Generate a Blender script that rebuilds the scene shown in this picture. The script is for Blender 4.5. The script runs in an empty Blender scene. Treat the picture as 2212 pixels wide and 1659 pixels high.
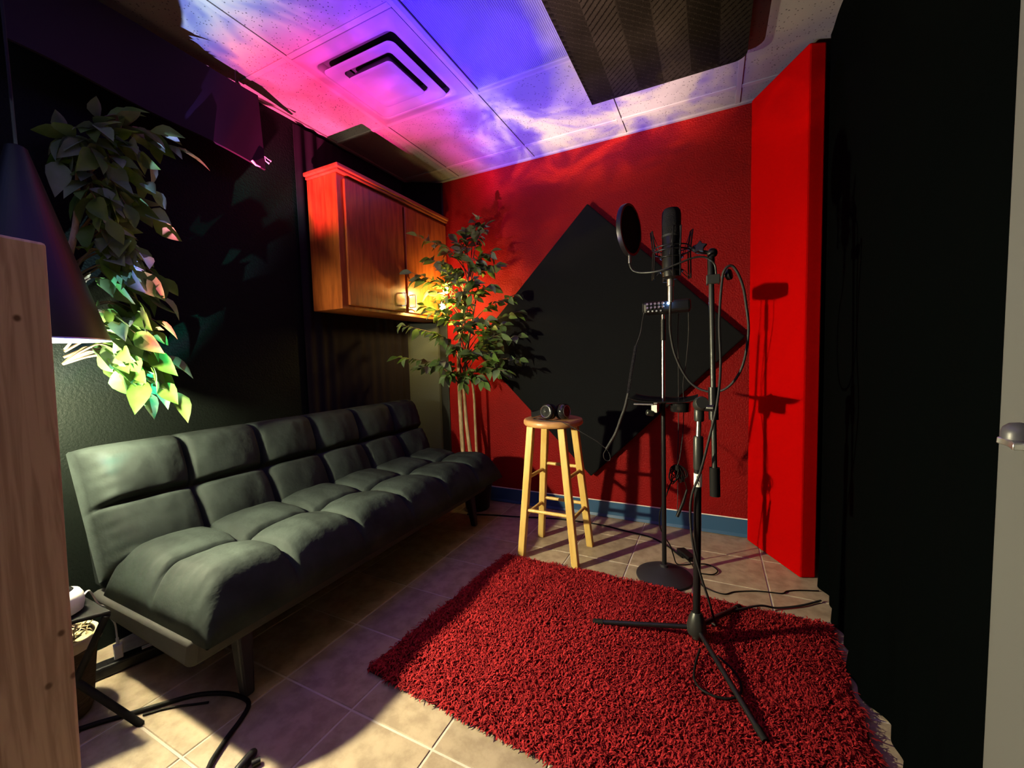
import bpy, bmesh, math, random
import numpy as np
from mathutils import Vector, Matrix, Euler, noise
random.seed(7); RNG = np.random.default_rng(7)
PI = math.pi
S = bpy.context.scene
COL = S.collection
# ------------------------------------------------------------------ camera, world, exposure
CAM_Z = 1.06
yaw, pitch, roll = math.radians(-26.237), math.radians(3.58), math.radians(-1.482)
fwd = Vector((math.sin(yaw)*math.cos(pitch), math.cos(yaw)*math.cos(pitch), -math.sin(pitch)))
rt0 = Vector((math.cos(yaw), -math.sin(yaw), 0)); up0 = rt0.cross(fwd)
rt = math.cos(roll)*rt0 + math.sin(roll)*up0
up = -math.sin(roll)*rt0 + math.cos(roll)*up0
cd = bpy.data.cameras.new('camera'); cam = bpy.data.objects.new('camera', cd); COL.objects.link(cam)
M3 = Matrix((rt, up, -fwd)).transposed()
cam.matrix_world = Matrix.Translation((0, 0, CAM_Z)) @ M3.to_4x4()
cd.sensor_fit = 'HORIZONTAL'; cd.sensor_width = 36; cd.lens = 880/2212*36; cd.clip_start = 0.02; cd.clip_end = 50
S.camera = cam
W = bpy.data.worlds.new('world'); S.world = W; W.use_nodes = True
W.node_tree.nodes['Background'].inputs[0].default_value = (0.5, 0.5, 0.55, 1)
W.node_tree.nodes['Background'].inputs[1].default_value = 0.002
S.view_settings.view_transform = 'Standard'; S.view_settings.look = 'None'
S.view_settings.exposure = 0.0; S.view_settings.gamma = 1.0; S.view_settings.use_curve_mapping = False
try:
    S.cycles.max_bounces = 8; S.cycles.diffuse_bounces = 5; S.cycles.sample_clamp_indirect = 6
except Exception: pass

# light strengths (lamps of the room and one added spot)
PENDANT_STRENGTH = 2600.0       # radiance of the bulb under the black cone shade
SPOT_POWER = 260.0               # added fill spot at the pendant bulb, brightens the far room
PENDANT_COLOR = (1.0, 0.90, 0.56)
CLIP_STRENGTH = 980.0          # radiance of each bulb in the tree
CLIP_COLOR = (1.0, 0.66, 0.18)
PROJECTOR_POWER = 1950.0
PROJ = Vector((-1.658, 0.425, 0.445))

# ------------------------------------------------------------------ node helpers
class NT:
    def __init__(s, tree): s.t = tree; s.n = tree.nodes; s.l = tree.links
    def new(s, typ, **kw):
        n = s.n.new(typ)
        for k, v in kw.items(): setattr(n, k, v)
        return n
    def link(s, a, b): s.l.new(a, b)
    def val(s, sock, v):
        if hasattr(v, 'is_output'): s.l.new(v, sock)
        else: sock.default_value = v
    def math(s, op, a, b=0.0, c=None, clamp=False):
        n = s.n.new('ShaderNodeMath'); n.operation = op; n.use_clamp = clamp
        s.val(n.inputs[0], a); s.val(n.inputs[1], b)
        if c is not None: s.val(n.inputs[2], c)
        return n.outputs[0]
    def mix(s, f, a, b, typ='MIX'):
        n = s.n.new('ShaderNodeMix'); n.data_type = 'RGBA'; n.blend_type = typ; n.clamp_factor = True
        s.val(n.inputs['Factor'], f)
        for k, v in (('A', a), ('B', b)):
            so = [i for i in n.inputs if i.name == k and i.type == 'RGBA'][0]
            s.val(so, v if hasattr(v, 'is_output') else (*v[:3], 1))
        return [o for o in n.outputs if o.type == 'RGBA'][0]
    def step(s, x, a, b):   # smoothstep 0..1
        n = s.n.new('ShaderNodeMapRange'); n.interpolation_type = 'SMOOTHSTEP'
        s.val(n.inputs[0], x); s.val(n.inputs[1], a); s.val(n.inputs[2], b)
        return n.outputs[0]

MATS = {}
def mat(name, color, rough=0.6, metal=0.0, color2=None, nscale=8.0, stretch=(1, 1, 1), bump=0.0, bscale=60.0, bstretch=(1, 1, 1),
        spec=0.5, sheen=0.0, trans=0.0, contrast=(0.35, 0.65), var=0.0, detail=4.0, coat=0.0, coords='Object'):
    m = bpy.data.materials.new(name); m.use_nodes = True; t = NT(m.node_tree); b = t.n['Principled BSDF']
    b.inputs['Roughness'].default_value = rough; b.inputs['Metallic'].default_value = metal
    b.inputs['Specular IOR Level'].default_value = spec
    if sheen: b.inputs['Sheen Weight'].default_value = sheen; b.inputs['Sheen Roughness'].default_value = 0.5
    if coat: b.inputs['Coat Weight'].default_value = coat; b.inputs['Coat Roughness'].default_value = 0.15
    geo = t.new('ShaderNodeNewGeometry'); pos = geo.outputs['Position']
    col = None
    if color2 is not None:
        mp = t.new('ShaderNodeMapping'); mp.inputs['Scale'].default_value = stretch; t.link(pos, mp.inputs[0])
        nz = t.new('ShaderNodeTexNoise'); nz.inputs['Scale'].default_value = nscale; nz.inputs['Detail'].default_value = detail
        nz.inputs['Roughness'].default_value = 0.6; t.link(mp.outputs[0], nz.inputs[0])
        f = t.step(nz.outputs[0], *contrast)
        col = t.mix(f, color, color2)
    if var:
        oi = t.new('ShaderNodeObjectInfo')
        hv = t.new('ShaderNodeHueSaturation')
        t.link(t.math('MULTIPLY_ADD', oi.outputs['Random'], var, 1 - var/2), hv.inputs['Value'])
        if col is None: hv.inputs['Color'].default_value = (*color, 1)
        else: t.link(col, hv.inputs['Color'])
        col = hv.outputs[0]
    if col is None: b.inputs['Base Color'].default_value = (*color, 1)
    else: t.link(col, b.inputs['Base Color'])
    if bump:
        mp = t.new('ShaderNodeMapping'); mp.inputs['Scale'].default_value = bstretch; t.link(pos, mp.inputs[0])
        nz = t.new('ShaderNodeTexNoise'); nz.inputs['Scale'].default_value = bscale; nz.inputs['Detail'].default_value = 3
        t.link(mp.outputs[0], nz.inputs[0])
        bp = t.new('ShaderNodeBump'); bp.inputs['Strength'].default_value = bump; bp.inputs['Distance'].default_value = 0.01
        t.link(nz.outputs[0], bp.inputs['Height']); t.link(bp.outputs[0], b.inputs['Normal'])
    if trans:
        tr = t.new('ShaderNodeBsdfTranslucent')
        if col is None: tr.inputs[0].default_value = (*color, 1)
        else: t.link(col, tr.inputs[0])
        ms = t.new('ShaderNodeMixShader'); ms.inputs[0].default_value = trans
        t.link(b.outputs[0], ms.inputs[1]); t.link(tr.outputs[0], ms.inputs[2])
        t.link(ms.outputs[0], t.n['Material Output'].inputs[0])
    MATS[name] = m; return m
def emit(name, color, strength):
    m = bpy.data.materials.new(name); m.use_nodes = True; t = NT(m.node_tree); t.n.remove(t.n['Principled BSDF'])
    e = t.new('ShaderNodeEmission'); e.inputs[0].default_value = (*color, 1); e.inputs[1].default_value = strength
    t.link(e.outputs[0], t.n['Material Output'].inputs[0]); MATS[name] = m; return m

mat('red_wall', (0.20, 0.0026, 0.0026), 0.6, spec=0.12, bump=0.55, bscale=110, color2=(0.165, 0.002, 0.002), nscale=3)
mat('black_wall', (0.0040, 0.0060, 0.0050), 0.6, spec=0.06, bump=0.35, bscale=120)
mat('plain_wall', (0.02, 0.02, 0.02), 0.8)
mat('black_paint', (0.012, 0.014, 0.014), 0.5)
mat('tile', (0.36, 0.29, 0.20), 0.42, color2=(0.25, 0.195, 0.132), nscale=16, contrast=(0.38, 0.66), bump=0.12, bscale=45, var=0.16, detail=6)
mat('grout', (0.48, 0.43, 0.36), 0.9, bump=0.2, bscale=200)
mat('baseboard', (0.022, 0.075, 0.16), 0.45)
mat('caulk', (0.75, 0.68, 0.6), 0.7)
mat('grid_metal', (0.185, 0.178, 0.174), 0.5, spec=0.3)
mat('vent_white', (0.15, 0.147, 0.147), 0.42)
mat('vent_dark', (0.02, 0.02, 0.02), 0.8)
mat('foam', (0.0055, 0.0044, 0.0036), 0.95, spec=0.03, bump=0.25, bscale=300)
mat('charcoal_fabric', (0.056, 0.068, 0.068), 0.95, bump=0.3, bscale=260, spec=0.05)
mat('black_fabric', (0.0070, 0.0075, 0.0082), 0.95, bump=0.25, bscale=280, spec=0.04)
mat('red_fabric', (0.42, 0.0005, 0.0005), 0.95, spec=0.03, bump=0.15, bscale=300)
mat('banner', (0.020, 0.012, 0.022), 0.95, spec=0.05)
mat('pleat_cloth', (0.010, 0.0085, 0.012), 0.95, spec=0.04)
mat('canvas', (0.42, 0.36, 0.20), 0.9, bump=0.3, bscale=120)
mat('curtain', (0.0010, 0.0015, 0.0015), 0.95, bump=0.2, bscale=200, spec=0.005)
mat('velvet', (0.0095, 0.0132, 0.0126), 0.8, color2=(0.026, 0.036, 0.033), nscale=7, contrast=(0.22, 0.80), bump=0.30, bscale=24, spec=0.10)  # paler mottling in the colour stands in for lit patches on the cushions
mat('underfabric', (0.05, 0.05, 0.046), 0.95, spec=0.05, color2=(0.045, 0.045, 0.042), nscale=12)
mat('cabinet_wood', (0.30, 0.080, 0.014), 0.34, spec=0.3, color2=(0.165, 0.036, 0.007), nscale=7, stretch=(6, 6, 0.7), contrast=(0.3, 0.72), bump=0.06, bscale=30, bstretch=(6, 6, 0.6), coat=0.3)
mat('cabinet_edge', (0.26, 0.075, 0.02), 0.35, color2=(0.18, 0.05, 0.014), nscale=9, stretch=(5, 0.7, 5))
mat('pine', (0.56, 0.39, 0.12), 0.38, color2=(0.48, 0.30, 0.075), nscale=7, stretch=(7, 7, 0.6), contrast=(0.3, 0.7))
mat('pine_seat', (0.46, 0.25, 0.10), 0.4, color2=(0.38, 0.19, 0.065), nscale=7, stretch=(0.8, 8, 8), contrast=(0.3, 0.7))
mat('chrome', (0.75, 0.75, 0.75), 0.2, metal=1.0)
mat('steel', (0.42, 0.42, 0.42), 0.35, metal=1.0)
mat('black_metal', (0.007, 0.007, 0.008), 0.35, spec=0.25)
mat('gunmetal', (0.045, 0.047, 0.045), 0.38, metal=0.6, spec=0.3)
mat('base_iron', (0.016, 0.015, 0.02), 0.5, spec=0.3)
mat('black_plastic', (0.006, 0.006, 0.007), 0.4, spec=0.25)
mat('gloss_black', (0.010, 0.010, 0.011), 0.12)
mat('rubber', (0.007, 0.007, 0.007), 0.7, spec=0.12)
mat('cord_black', (0.005, 0.005, 0.005), 0.6, spec=0.15)
mat('cord_grey', (0.020, 0.019, 0.020), 0.55, spec=0.25)
mat('white_plastic', (0.72, 0.72, 0.70), 0.35)
mat('paper', (0.80, 0.80, 0.76), 0.8)
mat('mesh_grille', (0.005, 0.005, 0.006), 0.7, spec=0.15, bump=0.6, bscale=500)
mat('leaf', (0.070, 0.150, 0.022), 0.5, spec=0.2, color2=(0.115, 0.185, 0.050), nscale=9, trans=0.32, var=0.5)
mat('leaf_pale', (0.115, 0.185, 0.075), 0.5, spec=0.2, color2=(0.16, 0.22, 0.12), nscale=9, trans=0.28, var=0.5)
mat('bark', (0.42, 0.31, 0.17), 0.8, color2=(0.26, 0.17, 0.08), nscale=14, stretch=(3, 3, 1), bump=0.4, bscale=60)
mat('twig', (0.13, 0.085, 0.045), 0.8)
mat('shade_black', (0.004, 0.0045, 0.0045), 0.45, spec=0.3)
mat('shade_inner', (0.42, 0.42, 0.38), 0.6)
mat('rug_pile', (0.11, 0.002, 0.004), 0.85, spec=0.15, color2=(0.43, 0.022, 0.024), nscale=70, contrast=(0.3, 0.7))  # wide tone range paints in tuft highlights and dark gaps
mat('rug_base', (0.06, 0.003, 0.003), 0.9)
mat('wicker', (0.060, 0.040, 0.026), 0.8, spec=0.1, bump=0.7, bscale=70, bstretch=(1, 1, 3))
mat('raffia', (0.72, 0.62, 0.33), 0.8, trans=0.2)
mat('door_white', (0.095, 0.098, 0.096), 0.5, spec=0.2)
mat('handle_metal', (0.55, 0.56, 0.55), 0.28, metal=0.9)
mat('knob_dark', (0.05, 0.05, 0.062), 0.4)
emit('pendant_glow', PENDANT_COLOR, PENDANT_STRENGTH)
emit('clip_glow', CLIP_COLOR, CLIP_STRENGTH)
emit('led_blue', (0.25, 0.5, 1.0), 420)

# pale fissured ceiling tile, light lens and post wood need node set-ups of their own
def special_mats():
    m = mat('ceiling_tile', (0.15, 0.147, 0.144), 0.9); t = NT(m.node_tree); b = t.n['Principled BSDF']
    geo = t.new('ShaderNodeNewGeometry')
    v = t.new('ShaderNodeTexVoronoi'); v.inputs['Scale'].default_value = 75; t.link(geo.outputs['Position'], v.inputs['Vector'])
    nz = t.new('ShaderNodeTexNoise'); nz.inputs['Scale'].default_value = 22; t.link(geo.outputs['Position'], nz.inputs[0])
    thr = t.math('MULTIPLY', nz.outputs[0], 0.42)
    dot = t.step(v.outputs['Distance'], thr, t.math('MULTIPLY', thr, 0.55))
    t.link(t.mix(dot, (0.15, 0.147, 0.144), (0.035, 0.034, 0.035)), b.inputs['Base Color'])
    bp = t.new('ShaderNodeBump'); bp.inputs['Strength'].default_value = 0.5; bp.inputs['Distance'].default_value = 0.004; bp.invert = True
    t.link(dot, bp.inputs['Height']); t.link(bp.outputs[0], b.inputs['Normal'])
    m = mat('light_lens', (0.11, 0.11, 0.15), 0.4, spec=0.2); t = NT(m.node_tree); b = t.n['Principled BSDF']
    geo = t.new('ShaderNodeNewGeometry'); wv = t.new('ShaderNodeTexWave'); wv.inputs['Scale'].default_value = 38; wv.bands_direction = 'X'
    t.link(geo.outputs['Position'], wv.inputs[0]); bp = t.new('ShaderNodeBump'); bp.inputs['Strength'].default_value = 0.5; bp.inputs['Distance'].default_value = 0.005
    t.link(wv.outputs[1], bp.inputs['Height']); t.link(bp.outputs[0], b.inputs['Normal'])
    m = mat('post_wood', (0.5, 0.3, 0.2), 0.55); t = NT(m.node_tree); b = t.n['Principled BSDF']
    geo = t.new('ShaderNodeNewGeometry'); mp = t.new('ShaderNodeMapping'); mp.inputs['Scale'].default_value = (26, 26, 1.3); t.link(geo.outputs['Position'], mp.inputs[0])
    nz = t.new('ShaderNodeTexNoise'); nz.inputs['Scale'].default_value = 2.6; nz.inputs['Detail'].default_value = 4; nz.inputs['Distortion'].default_value = 1.1; t.link(mp.outputs[0], nz.inputs[0])
    c = t.mix(t.step(nz.outputs[0], 0.36, 0.62), (0.34, 0.215, 0.155), (0.50, 0.35, 0.26))
    for ky, kz in ((0.242, 1.145), (0.256, 0.610), (0.266, 0.527), (0.236, 0.53)):     # knots in the wood
        vm = t.new('ShaderNodeVectorMath', operation='SUBTRACT'); t.link(geo.outputs['Position'], vm.inputs[0]); vm.inputs[1].default_value = (-1.0, ky, kz)
        sc = t.new('ShaderNodeVectorMath', operation='MULTIPLY'); t.link(vm.outputs[0], sc.inputs[0]); sc.inputs[1].default_value = (0, 1, 0.8)
        ln = t.new('ShaderNodeVectorMath', operation='LENGTH'); t.link(sc.outputs[0], ln.inputs[0])
        c = t.mix(t.step(ln.outputs['Value'], 0.0065, 0.002), c, (0.10, 0.045, 0.02))
    t.link(c, b.inputs['Base Color'])
special_mats()

# ------------------------------------------------------------------ mesh helpers (all geometry in metres, world coordinates)
def catmull(pts, n=6):
    P = [Vector(p) for p in pts]
    if len(P) < 3: return P
    P = [2*P[0]-P[1]] + P + [2*P[-1]-P[-2]]; out = []
    for i in range(1, len(P)-2):
        for k in range(n):
            s = k/n; a, b, c, d = P[i-1:i+3]
            out.append(0.5*((2*b)+(c-a)*s+(2*a-5*b+4*c-d)*s*s+(3*b-a-3*c+d)*s**3))
    out.append(P[-2]); return out
class MB:
    def __init__(s): s.v = []; s.f = []
    def add(s, vs, fs):
        o = len(s.v); s.v += [tuple(v) for v in vs]; s.f += [tuple(i+o for i in f) for f in fs]; return s
    def box(s, a, b):
        x0, y0, z0 = a; x1, y1, z1 = b
        return s.add([(x0,y0,z0),(x1,y0,z0),(x1,y1,z0),(x0,y1,z0),(x0,y0,z1),(x1,y0,z1),(x1,y1,z1),(x0,y1,z1)],
                     [(0,3,2,1),(4,5,6,7),(0,1,5,4),(1,2,6,5),(2,3,7,6),(3,0,4,7)])
    def obox(s, c, size, M):
        vs = [Vector(c) + M @ Vector((sx*size[0]/2, sy*size[1]/2, sz*size[2]/2)) for sz in (-1,1) for sx, sy in ((-1,-1),(1,-1),(1,1),(-1,1))]
        return s.add(vs, [(0,3,2,1),(4,5,6,7),(0,1,5,4),(1,2,6,5),(2,3,7,6),(3,0,4,7)])
    def hexa(s, bot, top):   # two quads, both counter-clockwise from above
        return s.add(list(bot)+list(top), [(0,3,2,1),(4,5,6,7),(0,1,5,4),(1,2,6,5),(2,3,7,6),(3,0,4,7)])
    def prism(s, poly, z0, z1):
        n = len(poly); return s.add([(x,y,z0) for x,y in poly]+[(x,y,z1) for x,y in poly],
            [tuple(reversed(range(n))), tuple(range(n,2*n))]+[(i,(i+1)%n,n+(i+1)%n,n+i) for i in range(n)])
    def tube(s, pts, r, n=8, smooth=0, closed=False):
        P = catmull(pts, smooth) if smooth else [Vector(p) for p in pts]
        m = len(P); R = r if hasattr(r, '__len__') else [r]*m
        if len(R) != m: R = list(np.interp(np.linspace(0,1,m), np.linspace(0,1,len(R)), R))
        T = [(P[(i+1)%m]-P[i-1] if closed else P[min(i+1,m-1)]-P[max(i-1,0)]).normalized() for i in range(m)]
        a = Vector((0,0,1)) if abs(T[0].z) < 0.9 else Vector((1,0,0)); u = (a-T[0]*a.dot(T[0])).normalized(); vs = []
        for i in range(m):
            u = (u-T[i]*u.dot(T[i]))
            u = u.normalized() if u.length > 1e-6 else T[i].orthogonal().normalized()
            w = T[i].cross(u)
            vs += [P[i]+(u*math.cos(2*PI*k/n)+w*math.sin(2*PI*k/n))*R[i] for k in range(n)]
        fs = [(i*n+k, i*n+(k+1)%n, ((i+1)%m)*n+(k+1)%n, ((i+1)%m)*n+k) for i in range(m if closed else m-1) for k in range(n)]
        if not closed: fs += [tuple(reversed(range(n))), tuple((m-1)*n+k for k in range(n))]
        return s.add(vs, fs)
    def lathe(s, prof, c, n=24, M=None):   # profile [(r, z)] around local z; M rotates
        M = M or Matrix.Identity(3); c = Vector(c); vs = []
        for r, z in prof: vs += [c + M @ Vector((max(r,1e-5)*math.cos(2*PI*k/n), max(r,1e-5)*math.sin(2*PI*k/n), z)) for k in range(n)]
        m = len(prof); fs = [(i*n+k, i*n+(k+1)%n, (i+1)*n+(k+1)%n, (i+1)*n+k) for i in range(m-1) for k in range(n)]
        if prof[0][0] > 1e-4: fs.append(tuple(reversed(range(n))))
        if prof[-1][0] > 1e-4: fs.append(tuple((m-1)*n+k for k in range(n)))
        return s.add(vs, fs)
    def sphere(s, c, r, n=16, sc=(1,1,1)):
        c = Vector(c); k = n//2; vs = []; 
        for i in range(k+1):
            a = PI*i/k
            vs += [c+Vector((max(math.sin(a),1e-4)*math.cos(2*PI*j/n)*r*sc[0], max(math.sin(a),1e-4)*math.sin(2*PI*j/n)*r*sc[1], math.cos(a)*r*sc[2])) for j in range(n)]
        return s.add(vs, [(i*n+j,(i+1)*n+j,(i+1)*n+(j+1)%n,i*n+(j+1)%n) for i in range(k) for j in range(n)])
    def ribbon(s, pts, wdir, w, th, smooth=6):   # flat band along a path, width along wdir
        P = catmull(pts, smooth); wd = Vector(wdir).normalized(); vs = []; m = len(P)
        for i in range(m):
            t = (P[min(i+1,m-1)]-P[max(i-1,0)]).normalized(); nn = t.cross(wd).normalized()
            vs += [P[i]+wd*w/2+nn*th/2, P[i]-wd*w/2+nn*th/2, P[i]-wd*w/2-nn*th/2, P[i]+wd*w/2-nn*th/2]
        return s.add(vs, [(i*4+k,i*4+(k+1)%4,i*4+4+(k+1)%4,i*4+4+k) for i in range(m-1) for k in range(4)]+[(3,2,1,0),tuple((m-1)*4+k for k in range(4))])
    def mesh(s, name, m, smooth=35, off=None):
        me = bpy.data.meshes.new(name)
        o = off or Vector((0,0,0))
        me.from_pydata([(v[0]-o[0], v[1]-o[1], v[2]-o[2]) for v in s.v], [], s.f)
        me.materials.append(MATS[m]); me.update()
        bm = bmesh.new(); bm.from_mesh(me); bmesh.ops.recalc_face_normals(bm, faces=bm.faces); bm.to_mesh(me); bm.free()
        if smooth:
            me.polygons.foreach_set('use_smooth', [True]*len(me.polygons)); me.set_sharp_from_angle(angle=math.radians(smooth))
        return me
    def build(s, name, m, parent=None, smooth=35, bevel=0, label=None, kind=None, center=True):
        if parent is not None: off = parent['_w'] if '_w' in parent else (0,0,0); off = Vector(off)
        else:
            a = np.array(s.v); lo, hi = a.min(0), a.max(0); off = Vector(((lo[0]+hi[0])/2, (lo[1]+hi[1])/2, lo[2]))
        me = s.mesh(name, m, smooth, off)
        o = bpy.data.objects.new(name, me); COL.objects.link(o)
        if parent is not None: o.parent = parent
        else: o.location = off
        o['_w'] = list(off)
        if bevel:
            bv = o.modifiers.new('bevel', 'BEVEL'); bv.width = bevel; bv.segments = 2; bv.limit_method = 'ANGLE'; bv.angle_limit = math.radians(40)
        if label: o['label'] = label
        if kind: o['kind'] = kind
        return o
def thing(name, label, cat, loc, group=None):
    o = bpy.data.objects.new(name, None); COL.objects.link(o); o.location = loc; o['_w'] = list(loc)
    o.empty_display_size = 0.05; o['label'] = label; o['category'] = cat
    if group: o['group'] = group
    return o
def tag(o, label, cat, group=None):
    o['label'] = label; o['category'] = cat
    if group: o['group'] = group
    return o
def struct(o): o['kind'] = 'structure'; return o
def align(d, twist=0.0):   # matrix whose local z is d
    return Vector(d).to_track_quat('Z', 'Y').to_matrix() @ Matrix.Rotation(twist, 3, 'Z')

# ------------------------------------------------------------------ the room
XL, XR, YN, YF, ZC = -2.08, 0.50, -1.25, 2.627, 2.40
def wall(name, a, b, m): return struct(MB().box(a, b).build(name, m, smooth=0))
wall('wall_left', (XL-0.1, YN, 0), (XL, YF, ZC+0.06), 'black_wall')
wall('wall_far', (XL-0.1, YF, 0), (XR+0.1, YF+0.1, ZC+0.06), 'red_wall')
wall('wall_right', (XR, YN, 0), (XR+0.1, YF, ZC+0.06), 'black_wall')
wall('wall_near', (XL-0.1, YN-0.1, 0), (XR+0.1, YN, ZC+0.06), 'plain_wall')
# floor: grout bed with single tiles
floor = struct(MB().box((XL-0.1, YN-0.1, -0.08), (XR+0.1, YF+0.1, -0.0025)).build('floor', 'grout', smooth=0))
P, X0, Y0, G = 0.3048, -1.2925, 0.8335, 0.0032
cache = {}
def child(name, me, parent, loc):
    o = bpy.data.objects.new(name, me); COL.objects.link(o); o.parent = parent; o.location = Vector(loc)-Vector(parent['_w']); return o
for i in range(-3, 7):
    for j in range(-7, 7):
        x0, x1 = max(X0+i*P, XL), min(X0+(i+1)*P, XR); y0, y1 = max(Y0+j*P, YN), min(Y0+(j+1)*P, YF)
        if x1-x0 < 0.02 or y1-y0 < 0.02: continue
        w, h = round(x1-x0-2*G, 4), round(y1-y0-2*G, 4)
        if (w, h) not in cache:
            b = 0.002
            mb = MB(); mb.add([(-w/2,-h/2,-0.007),(w/2,-h/2,-0.007),(w/2,h/2,-0.007),(-w/2,h/2,-0.007),(-w/2,-h/2,-b),(w/2,-h/2,-b),(w/2,h/2,-b),(-w/2,h/2,-b),
                (-w/2+b,-h/2+b,0),(w/2-b,-h/2+b,0),(w/2-b,h/2-b,0),(-w/2+b,h/2-b,0)], [(8,9,10,11)]+[(k,(k+1)%4,4+(k+1)%4,4+k) for k in range(4)]+[(4+k,4+(k+1)%4,8+(k+1)%4,8+k) for k in range(4)])
            cache[(w, h)] = mb.mesh('tile', 'tile', 0)
        child('tile', cache[(w, h)], floor, ((x0+x1)/2, (y0+y1)/2, 0))
# ceiling: slab, lay-in tiles, grid bars
ceil = struct(MB().box((XL-0.1, YN-0.1, ZC+0.03), (XR+0.1, YF+0.1, ZC+0.1)).build('ceiling', 'vent_white', smooth=0))
GX = [XL, -1.685, -1.085, -0.482, 0.115, XR]; GY = [YN, -0.545, 0.06, 0.663, 1.265, 1.865, 2.455, YF]
cache2 = {}
for i in range(len(GX)-1):
    for j in range(len(GY)-1):
        x0, x1, y0, y1 = GX[i], GX[i+1], GY[j], GY[j+1]
        if (i, j) in ((1, 4), (2, 4), (2, 3)): continue
        k = (round(x1-x0,3), round(y1-y0,3))
        if k not in cache2: cache2[k] = MB().box((-k[0]/2, -k[1]/2, 0), (k[0]/2, k[1]/2, 0.018)).mesh('ceiling_tile', 'ceiling_tile', 0)
        child('ceiling_tile', cache2[k], ceil, ((x0+x1)/2, (y0+y1)/2, ZC+0.006))
for x in GX[1:-1]: MB().box((x-0.012, YN, ZC), (x+0.012, YF, ZC+0.03)).build('grid_bar', 'grid_metal', ceil, 0, 0.0015)
for y in GY[1:-1]:
    for i in range(len(GX)-1): MB().box((GX[i]+0.0125, y-0.012, ZC+0.0005), (GX[i+1]-0.0125, y+0.012, ZC+0.03)).build('grid_bar', 'grid_metal', ceil, 0, 0.0015)
MB().box((XL, YF-0.022, ZC-0.004), (XR, YF, ZC+0.03)).build('grid_bar', 'grid_metal', ceil, 0, 0.002)
MB().box((XL, YN, ZC-0.004), (XL+0.022, YF-0.023, ZC+0.03)).build('grid_bar', 'grid_metal', ceil, 0, 0.002)
# blue rubber baseboard with a pale caulk bead
bb = struct(MB().add([(-1.83,YF,0.0),(XR,YF,0.0),(-1.83,YF,0.105),(XR,YF,0.105),(-1.83,YF-0.014,0.004),(XR,YF-0.014,0.004),(-1.83,YF-0.006,0.02),(XR,YF-0.006,0.02),(-1.83,YF-0.006,0.100),(XR,YF-0.006,0.100)],
    [(4,5,7,6),(6,7,9,8),(8,9,3,2),(0,1,5,4)]).build('baseboard_far', 'baseboard', smooth=0))
MB().tube([(-1.83, YF-0.003, 0.107), (XR, YF-0.003, 0.107)], 0.0035, 6).build('caulk_bead', 'caulk', bb, label='pale caulk bead along the top edge')
# black painted margin of the red wall by the corner
struct(MB().box((-2.0, YF-0.012, 0), (-1.836, YF, ZC-0.004)).build('trim_1', 'black_paint', smooth=0, bevel=0.002))
# white door leaf standing open at the right edge, with its lever
door = thing('door_1', 'white door leaf standing open beside the black curtain', 'door', (0.42, 0.87, 0)); door['kind'] = 'structure'
MB().hexa([(0.402,0.90,0.01),(0.442,0.905,0.01),(0.495,0.10,0.01),(0.455,0.095,0.01)][::-1], [(0.402,0.90,2.05),(0.442,0.905,2.05),(0.495,0.10,2.05),(0.455,0.095,2.05)][::-1]).build('door_leaf', 'door_white', door, 0, 0.002)
hd = MB().ribbon([(0.385,0.800,0.921),(0.390,0.820,0.922),(0.389,0.832,0.923),(0.386,0.840,0.924)], (1,0.2,0), 0.030, 0.010, 5)
hd.box((0.385,0.775,0.90), (0.44,0.805,0.932))
hd = hd.build('lever_handle', 'handle_metal', door, 40, 0.003, label='grey metal lever handle')
MB().lathe([(0.018,0),(0.018,0.008),(0.016,0.016),(0.010,0.022),(0,0.024)], (0.392,0.832,0.927), 20).build('thumb_turn', 'knob_dark', hd, 40, label='dark domed thumb turn')

# ------------------------------------------------------------------ ceiling fittings
v = thing('air_diffuser', 'white square air vent with stepped slots in the ceiling grid', 'vent', (-1.385, 1.565, 2.36))
cx, cy = -1.385, 1.565
def sqring(mb, profs, rnd=0.0):
    # stack of rounded-square outlines [(half, z, corner)]
    loops = []; n = 6
    for h, z, c in profs:
        L = []
        for q, (sx, sy) in enumerate(((1,1),(-1,1),(-1,-1),(1,-1))):
            for k in range(n+1):
                a = q*PI/2 + k/n*PI/2
                L.append((cx+sx*(h-c)+c*math.cos(a), cy+sy*(h-c)+c*math.sin(a), z))
        loops.append(L)
    m = len(loops[0]); vs = sum(loops, []); fs = [(i*m+k, i*m+(k+1)%m, (i+1)*m+(k+1)%m, (i+1)*m+k) for i in range(len(loops)-1) for k in range(m)]
    mb.add(vs, fs); return mb, loops
mb, _ = sqring(MB(), [(0.287,2.412,0.004),(0.287,2.398,0.004),(0.262,2.396,0.02),(0.245,2.388,0.035),(0.228,2.386,0.035),(0.222,2.39,0.03),(0.215,2.425,0.03)]); mb.build('outer_frame', 'vent_white', v, 50)
mb, _ = sqring(MB(), [(0.150,2.425,0.02),(0.200,2.377,0.03),(0.203,2.372,0.03),(0.196,2.370,0.03),(0.175,2.378,0.025),(0.150,2.380,0.02),(0.140,2.384,0.02),(0.135,2.415,0.02)]); mb.build('middle_cone', 'vent_white', v, 50)
mb, L = sqring(MB(), [(0.080,2.425,0.01),(0.122,2.370,0.02),(0.125,2.364,0.02),(0.118,2.362,0.02),(0.095,2.368,0.015)]); o = len(mb.v)-28; mb.f.append(tuple(range(o, o+28))); mb.build('centre_plate', 'vent_white', v, 50)
MB().box((cx-0.24,cy-0.24,2.4255),(cx+0.24,cy+0.24,2.4295)).build('duct_backing', 'vent_dark', v, 0)
lt = thing('ceiling_light', 'unlit troffer ceiling light with ribbed lens in the ceiling grid', 'ceiling light', (-0.783, 1.264, 2.385))
fr = MB(); x0, x1, y0, y1 = -1.072, -0.495, 0.676, 1.852
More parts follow.
